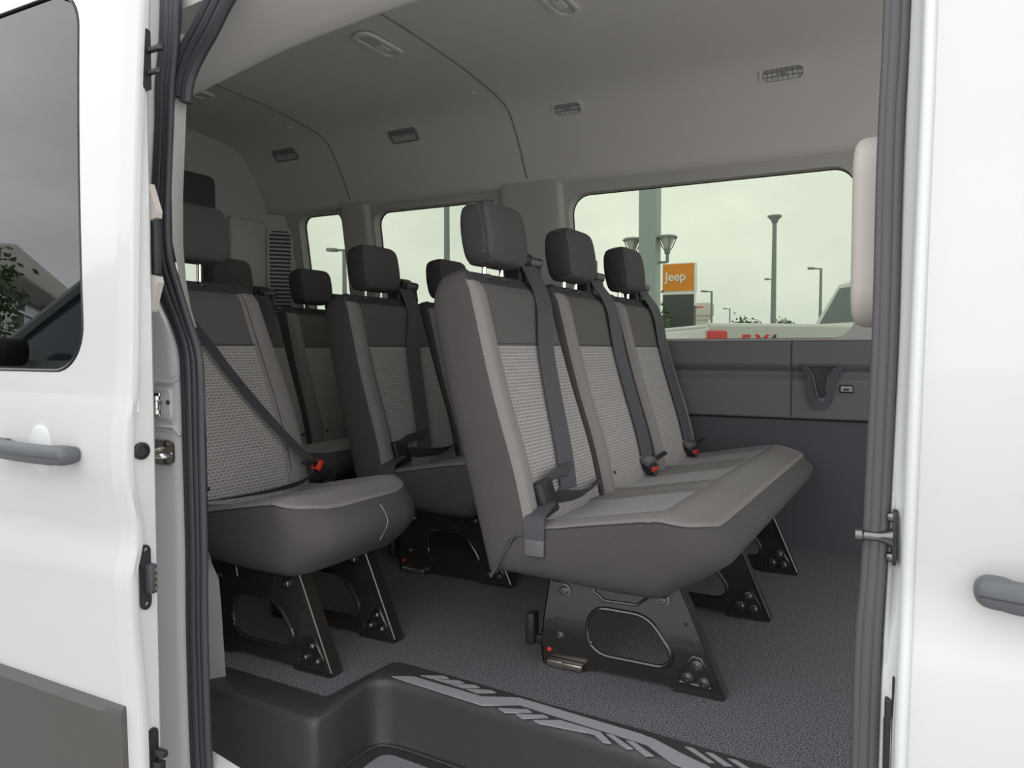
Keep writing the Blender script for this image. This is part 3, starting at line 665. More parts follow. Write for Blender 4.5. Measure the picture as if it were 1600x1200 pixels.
vent(-1.190, 2.632, 1.614, vn, 'oval air vent above the left corner of the wide front window', L=.125)
vent(-1.935, 2.632, 1.614, vn, 'dark slatted air vent above the middle side window', L=.14, style=1)
vent(-2.600, 2.632, 1.614, vn, 'dark slatted air vent farthest back, above the small rear window', L=.14, style=1)
def dome(cx, cy, label):
    e = empty('dome_light', (cx, cy, 1.700)); setp(e, label, 'ceiling light', 'roof dome lights')
    P = lambda a, b, t: Vector((a, b, -t))
    f = MB(); f.plate(rrect(-.036, .036, -.105, .105, .034), [rrect(-.026, .026, -.088, .088, .024)], P, .009); f.build('lamp_frame', M['headliner'], e, autos=30)
    l = MB(); l.plate(rrect(-.026, .026, -.088, .088, .024), [], P, .005); l.build('lamp_lens', M['lens'], e, autos=30)
    s = MB(); s.box((0, .02, -.007), (.03, .045, .006), bev=.002); s.build('lamp_switch', M['headliner'], e)
dome(-1.565, 2.00, 'oval dome light in the roof lining above the middle of the van')
dome(-.930, 1.985, 'dome light at the top edge, in front of the roof seam')
dome(-2.46, 2.00, 'dim oval dome light farthest back beside the pillar strip')
for i, (x, y, z) in enumerate([(-1.50, 2.47, 1.672), (-2.42, 2.47, 1.672)]):
    b = MB(); b.lathe([(.012, 0), (.010, .004), (.004, .005)], (x, y, z), axis=(0, -.2, -1), n=14); o = b.build('roof_clip', M['headliner']); setp(o, ['round fabric-coloured clip in the roof lining near the front seam', 'round fabric-coloured clip in the roof lining near the rear seam'][i], 'clip')
# vertical air extractor grille on rear corner
e = empty('extractor_grille', (-2.79, 2.78, 1.09)); setp(e, 'tall narrow slatted grille on the rear corner trim', 'grille')
nd = Vector((.75, -.66, 0)).normalized(); ud = Vector((.66, .75, 0)).normalized()
Pq = lambda a, b, t: ud*a+Vector((0, 0, b))+nd*t
b = MB(); b.plate(rrect(-.062, .062, -.225, .225, .03), [rrect(-.05, .05, -.21, .21, .022)], Pq, .008); b.build('grille_frame', M['pillar'], e, autos=30)
b = MB(); b.plate(rrect(-.05, .05, -.21, .21, .022), [], Pq, .001); b.build('grille_backing', M['walllow'], e, smooth=False)
b = MB()
for k in range(22): b.box(Pq(0, -.20+k*.019, .004), (.10, .006, .008), Matrix((ud, nd, Vector((0, 0, 1)))).transposed())
b.build('grille_slats', M['pillar'], e)
b = MB(); b.plate([(-.11, -.5), (.10, -.5), (.10, .29), (-.11, .29)], [], lambda a, c, t: Vector((-2.79, 2.78, 1.09))+Pq(a, c, -.003-t), .004); S(b.build('trim_15', M['pillar'], smooth=False), 'rear corner trim panel')
# cup pocket and usb socket on left wall
yw = 2.888
cp = MB()
oL = [(-.365, .672), (-.180, .672), (-.176, .650), (-.196, .640), (-.222, .56), (-.235, .53), (-.262, .515), (-.295, .512), (-.322, .53), (-.338, .56), (-.352, .635), (-.370, .652)]
iL = [(-.350, .664), (-.205, .664), (-.222, .648), (-.243, .625), (-.253, .575), (-.262, .556), (-.292, .556), (-.302, .575), (-.318, .63), (-.338, .650)]
cp = MB(); cp.plate(oL, [iL], lambda a, c, t: Vector((-.385+(a+.370)*.67, yw-t, c)), .016); cpo = cp.build('cup_pocket', M['walllow'], autos=30); setp(cpo, 'charcoal moulded V shaped holder recess in the wall panel below the wide window', 'holder')
b = MB(); b.plate(iL, [], lambda a, c, t: Vector((-.385+(a+.370)*.67, yw-t, c)), .002); b.build('pocket_back', M['black'], cpo, smooth=False)
b = MB(); b.tube([(-.372, yw-.018, .660), (-.353, yw-.018, .63), (-.340, yw-.018, .575), (-.333, yw-.016, .548)], .003, 6).tube([(-.281, yw-.018, .660), (-.302, yw-.018, .63), (-.309, yw-.018, .58)], .003, 6); b.build('pocket_rim', M['handle'], cpo)
b = MB(); b.box((-.325, yw-.012, .546), (.022, .01, .016), bev=.003); b.build('pocket_tab', M['handle'], cpo)
b = MB(); b.box((-.244, 2.886, .587), (.044, .010, .028), bev=.003); us = b.build('usb_socket', M['black']); setp(us, 'small usb socket on the wall panel right of the holder recess', 'socket')
b = MB(); b.box((-.244, 2.880, .587), (.036, .002, .018)).box((-.244, 2.878, .583), (.016, .002, .006)); b.build('socket_face', M['lighttrim'], us)
b = MB(); b.box((-.244, 2.8775, .585), (.018, .0018, .007)); b.build('socket_port', M['black'], us)

# =================================================================== SEATS
AX = Vector((-.26, 0, .966)); NN = Vector((.966, 0, .26)); O0 = Vector((-.453, 0, .322))
def front_n(y, w, s, nb=False):
    """forward contour of a backrest of half width w at height s"""
    a = abs(y)/w
    b = .014*sm(.62, .78, a)-.003*math.exp(-((a-.70)/.03)**2)
    if nb and y > 0: b = 0
    lum = .010*math.exp(-((s-.12)/.14)**2)
    return .050+b+lum-.022*sm(.90, 1.02, a)
def backrest(parent, yc, w, nb=False, taper=0.0, thr=.70):
    hx = .35; sc = .25
    us = [-1, -.97, -.93]+lin(-.86, .28, 15)+[.36, .355+.02]+lin(.45, .84, 6)+[.88, .925, .95, .975, 1.0]
    us = sorted(set(round(u, 4) for u in us))
    edge_u = (.415-.25)/.35   # top of patterned insert at s=.415
    us = sorted(set(us+[round(edge_u, 4), round(edge_u-.012, 4), round(edge_u+.012, 4)]))
    vs = sorted(set([-1, -.985, -.96, -.93, -.88, -.82, -.76, -.73, -.715, -.70, -.685, -.66, -.6]+lin(-.5, .5, 7)+[.6, .66, .685, .70, .715, .73, .76, .82, .88, .93, .96, .985, 1]))
    def tw(x): return 1-taper*sm(-.1, 1.0, x/hx)
    def T(x, y, z):
        s = x+sc+.11*(z+.062)/.112*(1-sm(-1, -.72, x/hx))
        return O0+AX*s+NN*z+Vector((0, yc+y*tw(x), 0))
    def top(x, y):
        s = x+sc
        n = front_n(y, w, s, nb)
        n -= .035*sm(.80, 1.03, x/hx)
        return n
    def bot(x, y):
        return -.062+.030*sm(.75, 1.0, x/hx)
    def mf(x, y, k):
        a = abs(y)/w; s = x+sc
        if k == 'top':
            if s > .575: return 3
            if (a > thr and not (nb and y > 0)) or a > .97:
                return 1
            if s > .415: return 2
            return 4
        if k in ('side1',): return 1 if s < .57 else 3
        if k == 'bot': return 0
        return 3 if (s > .585 and abs(y) < w*.98) else 0
    o = pillow('backrest', hx, w, lambda u, v: (.055 if u > 0 else .02), us, vs, top, bot,
               [(.010, 1), (.004, .965), (0, .88), (-.002, .6), (-.001, .3), (.004, .08), (.014, 0)], T,
               [M['fab_side'], M['fab_bol'], M['fab_up'], M['fab_cap'], M['insert']], mf, parent, autos=60)
    # stitched seam on both outer front edges, seam beside the bolster
    nv_ = len(vs)
    for sg in (-1, 1):
        P = [p+Vector((0, sg*.0008, 0)) for (a_, b_, p) in RING if b_ == (0 if sg < 0 else nv_-1) and us[a_] < .86]
        dashes(P, .0009).build('stitching', M['thread'], o)
        if nb and sg > 0: continue
        P = [T(x, sg*w*.70, front_n(w*.70, w, x+sc)+.0004-.035*sm(.80, 1.03, x/hx)) for x in lin(-.2, .31, 26)]
        q = MB(); q.tube(P, .0011, 5); q.build('bolster_seam', M['piping'], o)
    P = [T(-hx*.985, -w-.001, z) for z in lin(.035, -.055, 8)]; q = MB(); q.tube(P, .0028, 6); q.build('hem_piping', M['fab_side'], o)
    P = [T(edge_u*hx, y, front_n(y, w, .415, nb)+.0004) for y in lin(-w*thr, w*(.95 if nb else thr), 14)]
    q = MB(); q.tube(P, .0010, 5); q.build('cross_seam', M['piping'], o)
    # small fabric plug at insert base
    p = T(.045-.25, -w*.56, front_n(-w*.56, w, .045)); q = MB(); q.lathe([(.0052, -.001), (.0052, .002), (.003, .003)], p, axis=NN, n=12); q.build('fabric_plug', M['black'], o)
    return o, T
def headrest(parent, yc, x=-.595, z=.998, w=.100):
    hx = .074
    Ax = Vector((-.14, 0, .99)); Nn = Vector((.99, 0, .14)); C0 = Vector((x, yc, z))
    def T(a, b, c): return C0+Ax*a+Nn*c+Vector((0, b, 0))
    us = lin(-1, 1, 17); vs = [-1, -.96, -.9, -.8]+lin(-.65, .65, 9)+[.8, .9, .96, 1]
    top = lambda a, b: .052-.010*(a/hx)**2-.006*(b/w)**4-.012*sm(.75, 1, abs(a)/hx)
    bot = lambda a, b: -.048+.010*(a/hx)**2+.010*sm(.6, 1, abs(b)/w)
    def mf(a, b, k):
        if k.startswith('side') and k not in ('side1', 'side2') and abs(b) > w*.9: return 1
        if k == 'bot': return 1
        return 0
    o = pillow('headrest', hx, w, .032, us, vs, top, bot, [(.014, 1), (.006, .97), (.001, .90), (-.002, .75), (-.003, .5), (-.001, .28), (.004, .12), (.016, 0)], T, [M['fab_head'], M['fab_cap']], mf, parent, autos=70)
    # seam with stitches on the near side front edge
    for sg in (-1,):
        P = []
        for a in lin(-.052, .052, 16): P.append(T(a, sg*(w+.0008), .030-.010*(a/hx)**2))
        for a, c in ((.062, .022), (.068, .008), (.068, -.01)): P.append(T(a, sg*(w-.004), c))
        dashes(P, .0009, .004, .003).build('stitching', M['thread'], o)
    base = O0+AX*.60
    for dy in (-.042, .042):
        p = MB(); p.tube([Vector((x, yc+dy, z-.055)), Vector((x-.0, yc+dy, .905))], .0058, 10); p.build('headrest_post', M['chrome'], o)
        s_ = MB(); s_.lathe([(.019, 0), (.019, .008), (.014, .011), (.008, .011)], (x-.0, yc+dy, .893), n=18); s_.build('post_collar', M['black'], o)
    return o
def legbracket(parent, y, latch=False, x1=0.0, L=.413, flange=1):
    k = L/.413
    P = lambda a, c: (x1+a*k, c)
    outer = [P(-.413, .004), P(-.418, .06), P(-.408, .13), P(-.388, .245), P(-.105, .245), P(-.080, .19), P(.0, .004), P(-.012, 0), P(-.10, 0), P(-.12, .010), P(-.28, .010), P(-.31, .0), P(-.40, 0)]
    hole = []
    hp = [(-.292, .150), (-.165, .150), (-.108, .075), (-.120, .045), (-.285, .045), (-.312, .090)]
    # rounded hexagon hole
    n = len(hp)
    for i in range(n):
        p0, p1, p2 = Vector(hp[i-1]), Vector(hp[i]), Vector(hp[(i+1) % n])
        r = .034 if i not in (2, 3) else .026
        a = p1+(p0-p1).normalized()*r; b_ = p1+(p2-p1).normalized()*r
        for t in lin(0, 1, 6): q = a.lerp(p1, t).lerp(p1.lerp(b_, t), t); hole.append(P(q.x, q.y))
    hole = hole[::-1]
    lg = MB(); T = lambda a, c, t: Vector((a, y+t, c))
    lg.plate(outer, [hole], T, .003)
    def flg(pts, d=.034, th=.003):
        V = []; F = []
        rows = [[Vector((a, y+q, c)) for a, c in pts] for q in (0, d)]
        lg.grid(rows)
        lg.grid([[Vector((a-.003, y+q, c-.002)) for a, c in pts] for q in (0, d)])
    flg([P(-.108, .245), P(-.080, .19), P(.002, .004)])
    flg([P(-.413, .004), P(-.418, .06), P(-.408, .13), P(-.388, .245)])
    flg([P(-.40, .0), P(-.31, .0)], .03); flg([P(-.10, 0), P(-.0, 0.002)], .03)
    o = lg.build('leg', M['leg'], parent, autos=30)
    r = MB(); hh = [Vector((a, y-.0015, c)) for a, c in hole]
    r.tube(hh+hh[:1], .0048, 8, cap=False)
    r.tube([Vector((*[P(-.300, .24)[0]], y-.001, .24)), Vector((P(-.290, .2)[0], y-.001, .186)), Vector((P(-.262, .18)[0], y-.001, .168)), Vector((P(-.19, .18)[0], y-.001, .170)), Vector((P(-.168, .2)[0], y-.001, .188)), Vector((P(-.152, .24)[0], y-.001, .242))], .0035, 8)
    tri = [P(-.095, .022), P(-.028, .020), P(-.024, .035), P(-.050, .078), P(-.066, .080), P(-.098, .036)]
    r.tube([Vector((a, y-.0005, c)) for a, c in tri+tri[:1]], .0028, 6, cap=False)
    r.tube([Vector((P(-.105, 0)[0], y-.0005, .243)), Vector((P(-.080, 0)[0], y-.0005, .19)), Vector((P(-.001, 0)[0], y-.0005, .010))], .003, 6)
    r.build('leg_rib', M['leg'], o)
    for a, c, rr in ((-.057, .061, .0085), (-.077, .032, .0085), (-.042, .028, .0085), (-.360, .178, .010), (-.131, .192, .010), (-.372, .070, .007)):
        b = MB(); px = P(a, c)[0]; b.lathe([(rr*1.5, 0), (rr*1.5, .002), (rr, .0025), (rr, .006), (rr*.8, .0075), (rr*.45, .0076), (rr*.4, .004)], (px, y-.001, c), axis=(0, -1, 0), n=14); b.build('bolt', M['bolt'], o)
    for a, c in ((-.083, .145), (-.070, .105), (-.40, .10)):
        b = MB(); b.lathe([(.0048, 0), (.0048, .0006)], (P(a, c)[0], y-.0003, c), axis=(0, -1, 0), n=12); b.build('leg_hole', M['black'], o)
    for a in (-.36, -.055):
        b = MB(); b.box((P(a, 0)[0], y+.012, .003), (.105, .035, .006)); b.build('floor_slot', M['black'], o, smooth=False)
    if latch:
        b = MB(); b.box((P(-.355, 0)[0], y-.010, .010), (.085, .018, .016), bev=.003).box((P(-.335, 0)[0], y-.020, .013), (.05, .006, .010), bev=.002); b.build('floor_latch', M['steel'], o)
        b = MB(); b.box((P(-.446, 0)[0], y+.005, .075), (.022, .035, .075), bev=.006).box((P(-.43, 0)[0], y+.01, .05), (.04, .014, .02), bev=.003); b.build('release_lever', M['black'], o)
        b = MB(); b.lathe([(.005, 0), (.005, .002)], (P(-.398, 0)[0], y-.001, .035), axis=(0, -1, 0), n=12); b.build('red_marker', M['red'], o)
    return o
def frontpt(z, y, off=.004, w=.22, yc=0):
    s = (z-.322-NN.z*.055)/AX.z
    s = max(-.05, min(.60, s))
    n = front_n(y-yc, w, s)-.035*sm(.80, 1.03, (s-.25)/.35)
    return O0+AX*s+NN*(n+off)+Vector((0, y, 0))
def tower(parent, y):
    """belt guide housing on the top rear corner of a backrest"""
    b = MB(); R = Matrix.Rotation(math.radians(-10), 3, 'Y')
    b.box((-.622, y-.006, .922), (.060, .100, .120), R, bev=.016)
    b.box((-.612, y+.006, .962), (.062, .098, .028), Matrix.Rotation(math.radians(14), 3, 'Y'), bev=.009)
    b.box((-.598, y+.034, .925), (.030, .030, .062), R, bev=.008)
    o = b.build('belt_guide', M['black'], parent)
    f = MB(); f.box((-.582, y+.008, .955), (.010, .062, .016), Matrix.Rotation(math.radians(14), 3, 'Y'), bev=.004); f.build('guide_lip', M['tongue'], o)
    return o
def shoulder(parent, yt, yb, zb, w, yc, zm=.72, ym=None):
    ym = ym if ym is not None else (yt+yb)/2
    path = [Vector((-.590, yt, .948)), Vector((-.578, yt, .925))]
    for z in lin(.885, zb, 10):
        y = lerp(z, [zb, zm, .90], [yb, ym, yt]); path.append(frontpt(z, y, .014, w, yc))
    V, F = ribbon(smooth_path(path, 3), (.007, .030, 0)); m = MB(); m.add(V, F)
    return m.build('shoulder_belt', M['belt'], parent)
def cushion(parent, y0, y1, centers, hwin=.125, front_in=0.0):
    hx = .225; cx = -.195; cy = (y0+y1)/2; hy = (y1-y0)/2
    # v breakpoints in metres across the seat
    ys = set([y0-cy+d for d in (0, .004, .01, .02, .035, .06)]+[y1-cy-d for d in (0, .004, .01, .02, .035, .06)])
    for c in centers:
        for d in (-hwin-.012, -hwin-.004, -hwin+.004, -hwin*.6, 0, hwin*.6, hwin-.004, hwin+.004, hwin+.012, .19, -.19): 
            if y0-cy < c+d-cy < y1-cy: ys.add(c+d-cy)
    for a, b in zip(centers, centers[1:]):
        for d in (-.02, -.006, 0, .006, .02): ys.add((a+b)/2+d-cy)
    ys = sorted(ys); ys = [ys[0]]+[b for a, b in zip(ys, ys[1:]) if b-a > .0015]
    vs = [max(-1, min(1, v/hy)) for v in ys]; vs[0] = -1; vs[-1] = 1
    us = [-1, -.97, -.9, -.75, -.6, -.45, -.3, -.15, 0, .15, .28, .325, .335, .345, .40, .52, .66, .78, .88, .94, .975, 1]
    def top(x, y):
        X = x+cx; Y = y+cy
        z = .352+.036*sm(-.36, -.07, X)
        z -= .018*sm(-.10, .035, X)
        z -= .012*sm(-.25, -.42, X)
        for c in centers:
            d = abs(Y-c)
            if X < -.115: z -= .010*(1-sm(hwin-.03, hwin+.01, d))*sm(-.115, -.16, X)
            z -= .003*math.exp(-((d-hwin)/.005)**2)*(1 if X < -.115 else 0)
        for a, b in zip(centers, centers[1:]):
            z -= .010*math.exp(-((Y-(a+b)/2)/.018)**2)*(1-sm(-.12, -.02, X))
        e = min(Y-y0, y1-Y); z += .006*math.exp(-((e-.05)/.04)**2)
        z -= .003*math.exp(-((X+.118)/.006)**2)
        return z
    def bot(x, y):
        X = x+cx
        return .218+.012*sm(-.02, .03, X)+.01*sm(-.2, -.42, X)
    def mf(x, y, k):
        X = x+cx; Y = y+cy
        if k == 'top':
            if X < -.118:
                for c in centers:
                    if abs(Y-c) < hwin: return 2
            return 1
        if k == 'side1': return 1
        return 0
    def T(x, y, z):
        X = x+cx
        # front face bulges forward low, narrower at the base
        f = sm(-.18, .02, X)
        X -= f*(.044*sm(.30, .39, z)+.095*(.5 if front_in else 1)*(1-sm(.215, .325, z))+front_in)
        X -= (1-sm(-.42, -.28, X))*.10*(1-sm(.215, .345, z))
        return Vector((X, y+cy, z))
    o = pillow('seat_cushion', hx, hy, lambda u, v: (.105 if u > 0 else .02), us, vs, top, bot,
        [(.009, 1), (.003, .965), (.000, .90), (-.004, .70), (-.004, .45), (.002, .22), (.014, .08), (.034, 0)], T, [M['fab_side'], M['fab_bol'], M['insert_seat']], mf, parent, autos=60)
    P = [p+Vector((0, 0, .0004)) for (a, b, p) in RING if not (a == 0 and 0 < b < len(vs)-1)]
    cc = Vector((cx, 0, .30)); Q = [p+Vector((max(0, p.x-cx)*.006, -.0012 if p.y < cy-hy*.9 else (.0012 if p.y > cy+hy*.9 else 0), 0)) for p in P]
    dashes(Q, .0009).build('stitching', M['thread'], o)
    q = MB(); q.tube([p-Vector((0, 0, .003)) for p in Q], .0011, 4); q.build('edge_piping', M['piping'], o)
    if front_in:
        q = MB(); q.tube([T(hx+.003, .03, z) for z in lin(.350, .262, 14)], .0014, 5); q.build('side_seam', M['thread'], o)
    return o
def buckle(parent, p, R=None, side=0):
    p = Vector(p); R = R or Matrix.Identity(3)
    b = MB(); b.box(p, (.030, .074, .022), R, bev=.007); t = b.build('belt_tongue', M['tongue'], parent)
    b = MB(); b.box(p+R @ Vector((.012, 0, -.016)), (.040, .050, .024), R, bev=.006); k = b.build('buckle', M['black'], parent)
    b = MB(); b.box(p+R @ Vector((.030, -.004, -.012)), (.008, .042, .014), R, bev=.001); b.build('release_button', M['red'], k)
    V, F = ribbon([p+Vector((.006, 0, -.02)), p+Vector((.03, 0, -.045)), p+Vector((.03, .0, -.07))], (0, .018, 0)); m = MB(); m.add(V, F); m.build('buckle_strap', M['belt'], k)
def bench(name, x0, centers, y0, y1, legs, label, group=None, w=.225, detail=2, first_latch=True, cat='bench seat', style='A', taper=0.05, hr=.097):
    ym = (y0+y1)/2
    e = empty(name, (x0, ym, 0)); setp(e, label, cat, group)
    C_ = [c-ym for c in centers]; a0, a1 = y0-ym, y1-ym
    cushion(e, a0, a1, C_, front_in=.022 if style == 'L' else 0)
    for i, c in enumerate(C_):
        backrest(e, c, w, nb=i < len(C_)-1, taper=taper, thr=.70 if style == 'A' else .66); headrest(e, c-.02 if style == 'A' else c-.025, w=hr, z=.998 if style == 'A' else 1.028)
    for i, l in enumerate(legs): legbracket(e, l-ym, latch=(first_latch and i == 0))
    # hidden seat frame rail
    for fx_ in (-.36, -.125):
        b = MB(); b.box((fx_, 0, .222), (.03, (y1-y0)-.14, .03), bev=.006); b.build('seat_frame', M['leg'], e)
    if style == 'A':
        for i, c in enumerate(C_):
            yt = c+.183
            tower(e, yt)
            if i == 0:
                shoulder(e, c+.158, c+.000, .385, w, c, ym=c+.075)
                # latch plate standing over the cushion edge and anchor strap on the cushion side
                R = Matrix.Rotation(math.radians(-14), 3, 'Y') @ Matrix.Rotation(math.radians(6), 3, 'X')
                q = MB(); pz = frontpt(.385, c-.03, .018, w, c); pz = Vector((pz.x, c-.135+.0, .392))
                q.box(pz, (.022, .070, .080), R, bev=.007); lo_ = q.build('latch_plate', M['black'], e)
                V, F = ribbon(smooth_path([pz+Vector((-.008, .0, .030)), pz+Vector((-.006, .03, .040)), pz+Vector((-.010, .13, .045)), Vector((pz.x-.01, c+.02, .43))], 4), (0, .018, .014)); m = MB(); m.add(V, F); m.build('belt_fold', M['belt'], e)
                V, F = ribbon(smooth_path([pz+Vector((.004, -.01, -.01)), Vector((pz.x+.012, a0+.010, .366)), Vector((pz.x+.016, a0-.006, .345)), Vector((pz.x+.018, a0-.0085, .315)), Vector((pz.x+.018, a0-.0085, .290))], 4), (.024, 0, 0), .004); m = MB(); m.add(V, F); m.build('lap_strap', M['belt'], e)
                q = MB(); q.box(Vector((pz.x+.018, a0-.009, .300)), (.046, .006, .035), bev=.002); q.build('strap_anchor', M['tongue'], e)
                V, F = ribbon(smooth_path([pz+Vector((.0, .03, .0)), pz+Vector((.02, .10, -.012)), Vector((pz.x+.01, c+.10, .372)), Vector((pz.x-.02, c+.20, .375))], 4), (.02, 0, .016)); m = MB(); m.add(V, F); m.build('lap_belt', M['belt'], e)
            else:
                shoulder(e, c+.165, c+.125, .395, w, c, ym=c+.135)
                p = frontpt(.378, c+.125, .016, w, c); buckle(e, p, Matrix.Rotation(math.radians(25), 3, 'Y'))
                V, F = ribbon(smooth_path([p+Vector((.0, .02, 0)), p+Vector((.01, .06, .012)), p+Vector((.01, .10, .0)), p+Vector((-.02, .13, -.02))], 4), (.018, 0, .012)); m = MB(); m.add(V, F); m.build('lap_belt', M['belt'], e)
    return e
bench('passenger_bench', -.352, [1.672, 2.135, 2.598], 1.452, 2.825, [1.57, 2.09, 2.57],
      'large grey cloth three-seat bench nearest the camera beside the entry step', 'forward facing passenger benches')
bench('passenger_bench', -1.095, [2.135, 2.598], 1.915, 2.825, [2.02, 2.57],
      'grey cloth two-seat bench directly behind the large front bench', 'forward facing passenger benches')
bench('passenger_bench', -1.815, [2.135, 2.598], 1.915, 2.825, [2.02, 2.57],
      'dim grey cloth bench farthest back in front of the rear corner grille', 'forward facing passenger benches')
sg = bench('single_seat', -1.137, [1.415], 1.215, 1.652, [1.272, 1.500], 'single grey cloth passenger seat beside the rear edge of the door opening', None, w=.222, first_latch=False, cat='car seat', style='L', taper=.22, hr=.108)
# belt of the single seat: from the near pillar down to a red buckle on the far side
ym = (1.215+1.652)/2
def LL(x, y, z): return Vector((x+1.137, y-ym, z))
shp = smooth_path([LL(-1.70, 1.24, .92), LL(-1.625, 1.34, .765), LL(-1.595, 1.41, .66), LL(-1.545, 1.51, .52), LL(-1.49, 1.585, .418)], 5)
V, F = ribbon(shp, (.012, .004, .004)); m = MB(); m.add(V, F); m.build('shoulder_belt', M['belt'], sg)
V, F = ribbon(smooth_path([LL(-1.485, 1.585, .412), LL(-1.478, 1.585, .39), LL(-1.482, 1.55, .366), LL(-1.49, 1.48, .358), LL(-1.49, 1.38, .358), LL(-1.50, 1.25, .362)], 5), [(0.008+.010*t, .0, .016-.012*t) for t in lin(0, 1, 26)]); m = MB(); m.add(V, F); m.build('lap_belt', M['belt'], sg)
R = Matrix.Rotation(math.radians(-38), 3, 'X')
b = MB(); b.box(LL(-1.475, 1.572, .416), (.018, .055, .012), bev=.004); b.build('belt_tongue', M['black'], sg)
b = MB(); b.box(LL(-1.462, 1.612, .385), (.022, .085, .030), R, bev=.006); k = b.build('buckle', M['black'], sg)
b = MB(); b.box(LL(-1.462, 1.585, .406), (.024, .016, .028), R, bev=.003); b.build('release_button', M['red'], k)
b = MB(); b.tube(smooth_path([LL(-1.45, 1.60, .362), LL(-1.44, 1.63, .350), LL(-1.44, 1.655, .345), LL(-1.45, 1.68, .325)], 4), .004, 8); b.build('buckle_cable', M['bolt'], k)

# =================================================================== OUTSIDE
def lamp_post(name, x, y, ztop, arms, label, r=.07, group='parking lot light poles', armL=.6):
    e = empty(name, (x, y, GROUND)); setp(e, label, 'light pole', group)
    h = ztop-GROUND
    b = MB(); b.lathe([(r*2.2, 0), (r*2.2, .05), (r*1.2, .08), (r*1.1, .5), (r*.75, h)], (0, 0, 0), n=12); b.build('pole', M['pole'], e)
    for s in arms:
        b = MB(); b.tube([(0, 0, h-.05), (s*armL*.5, 0, h), (s*armL*.6, 0, h)], r*.45, 8)
        b.box((s*armL*.85, 0, h+.01), (armL*.6, r*3.2, r*1.3), Matrix.Rotation(-s*.06, 3, 'Y'), bev=r*.4); b.build('lamp_head', M['pole'], e)
    return e
e = empty('square_post', (-4.63, 14, GROUND)); setp(e, 'wide pale square post carrying two bell lamps seen through the wide window', 'post')
b = MB(); b.box((0, 0, 4.2), (.335, .335, 8.4), bev=.02).box((0, 0, .1), (.5, .5, .2), bev=.02); b.build('post_shaft', M['polebig'], e)
for s, nm in ((-1, 'left'), (1, 'right')):
    b = MB(); zc = 2.82-GROUND; xc = s*.34
    b.tube([(s*.15, 0, 3.06), (s*.32, 0, 3.06), (xc, 0, 3.08)], .022, 8).lathe([(.03, 3.05), (.03, 3.2), (.055, 3.22), (.055, 3.29), (.03, 3.31)], (xc, 0, 0), n=12)
    l = b.build('lamp_bracket', M['pole'], e)
    c_ = MB(); c_.lathe([(.185, 3.50), (.19, 3.515), (.15, 3.55), (.03, 3.565)], (xc, 0, 0), n=20)
    for k in range(4):
        t = k*PI/2+.6; c_.tube([(xc+.05*math.cos(t), .05*math.sin(t), 3.28), (xc+.10*math.cos(t), .10*math.sin(t), 3.34), (xc+.165*math.cos(t), .165*math.sin(t), 3.51)], .011, 6)
    c_.build('lamp_cage', M['pole'], l)
    g_ = MB(); g_.lathe([(.05, 3.30), (.13, 3.50)], (xc, 0, 0), n=16); g_.build('lamp_globe', M['lens'], l)
lamp_post('parking_light', -5.96, 35, 6.3, (), 'tall slim pole with a small flared head, tallest in the wide window', r=.12)
o = bpy.data.objects['parking_light']
b = MB(); b.lathe([(.12, 0), (.16, .12), (.30, .26), (.30, .32), (.1, .34)], (0, 0, 6.95), n=14); b.build('flared_head', M['pole'], o)
lamp_post('parking_light', -5.2, 45, 5.2, (-1,), 'thin lamp pole with arm to the left, above the parked white pickup cab', r=.09)
lamp_post('parking_light', -12.0, 70, 6.94, (-1,), 'thin lamp pole just behind the tallest pole', r=.12)
lamp_post('parking_light', -12.36, 50, 4.55, (-1,), 'short lamp pole right of the orange sign', r=.09)
lamp_post('parking_light', -17.9, 80, 5.0, (-1,), 'faint distant lamp pole between the orange sign and the tallest pole', r=.08)
lamp_post('parking_light', -16.3, 40, 5.7, (-1,), 'lamp pole partly hidden between the headrests of the front bench', r=.09)
lamp_post('parking_light', -21.46, 25, 4.93, (-1, 1), 'twin headed lamp pole seen through the small rear window', r=.11, armL=.75)
e = lamp_post('flag_pole', -19.64, 30, 14.0, (), 'plain tall pole seen through the middle side window', r=.14); e['category'] = 'pole'; del e['group']
# orange brand sign
e = empty('pylon_sign', (-7.53, 26, GROUND)); setp(e, 'orange square sign over a charcoal panel beside the pale post', 'sign')
b = MB(); b.box((0, 0, 1.65), (1.08, .30, 3.36), bev=.01); b.build('lower_panel', M['signdark'], e)
b = MB(); b.box((0, 0, 3.91), (1.14, .28, .98), bev=.01).box((0, 0, 3.2), (1.1, .26, .5)); b.build('sign_frame', M['signwhite'], e)
b = MB(); b.box((0, -.145, 3.91), (1.08, .02, .92)); pan = b.build('sign_face', M['orange'], e)
tx = textm('sign_lettering', 'Jeep', .42, M['signwhite'], .01, e, Matrix.Translation((-.455, -.17, 3.80)) @ Matrix.Rotation(PI/2, 4, 'X'), bold=.006)
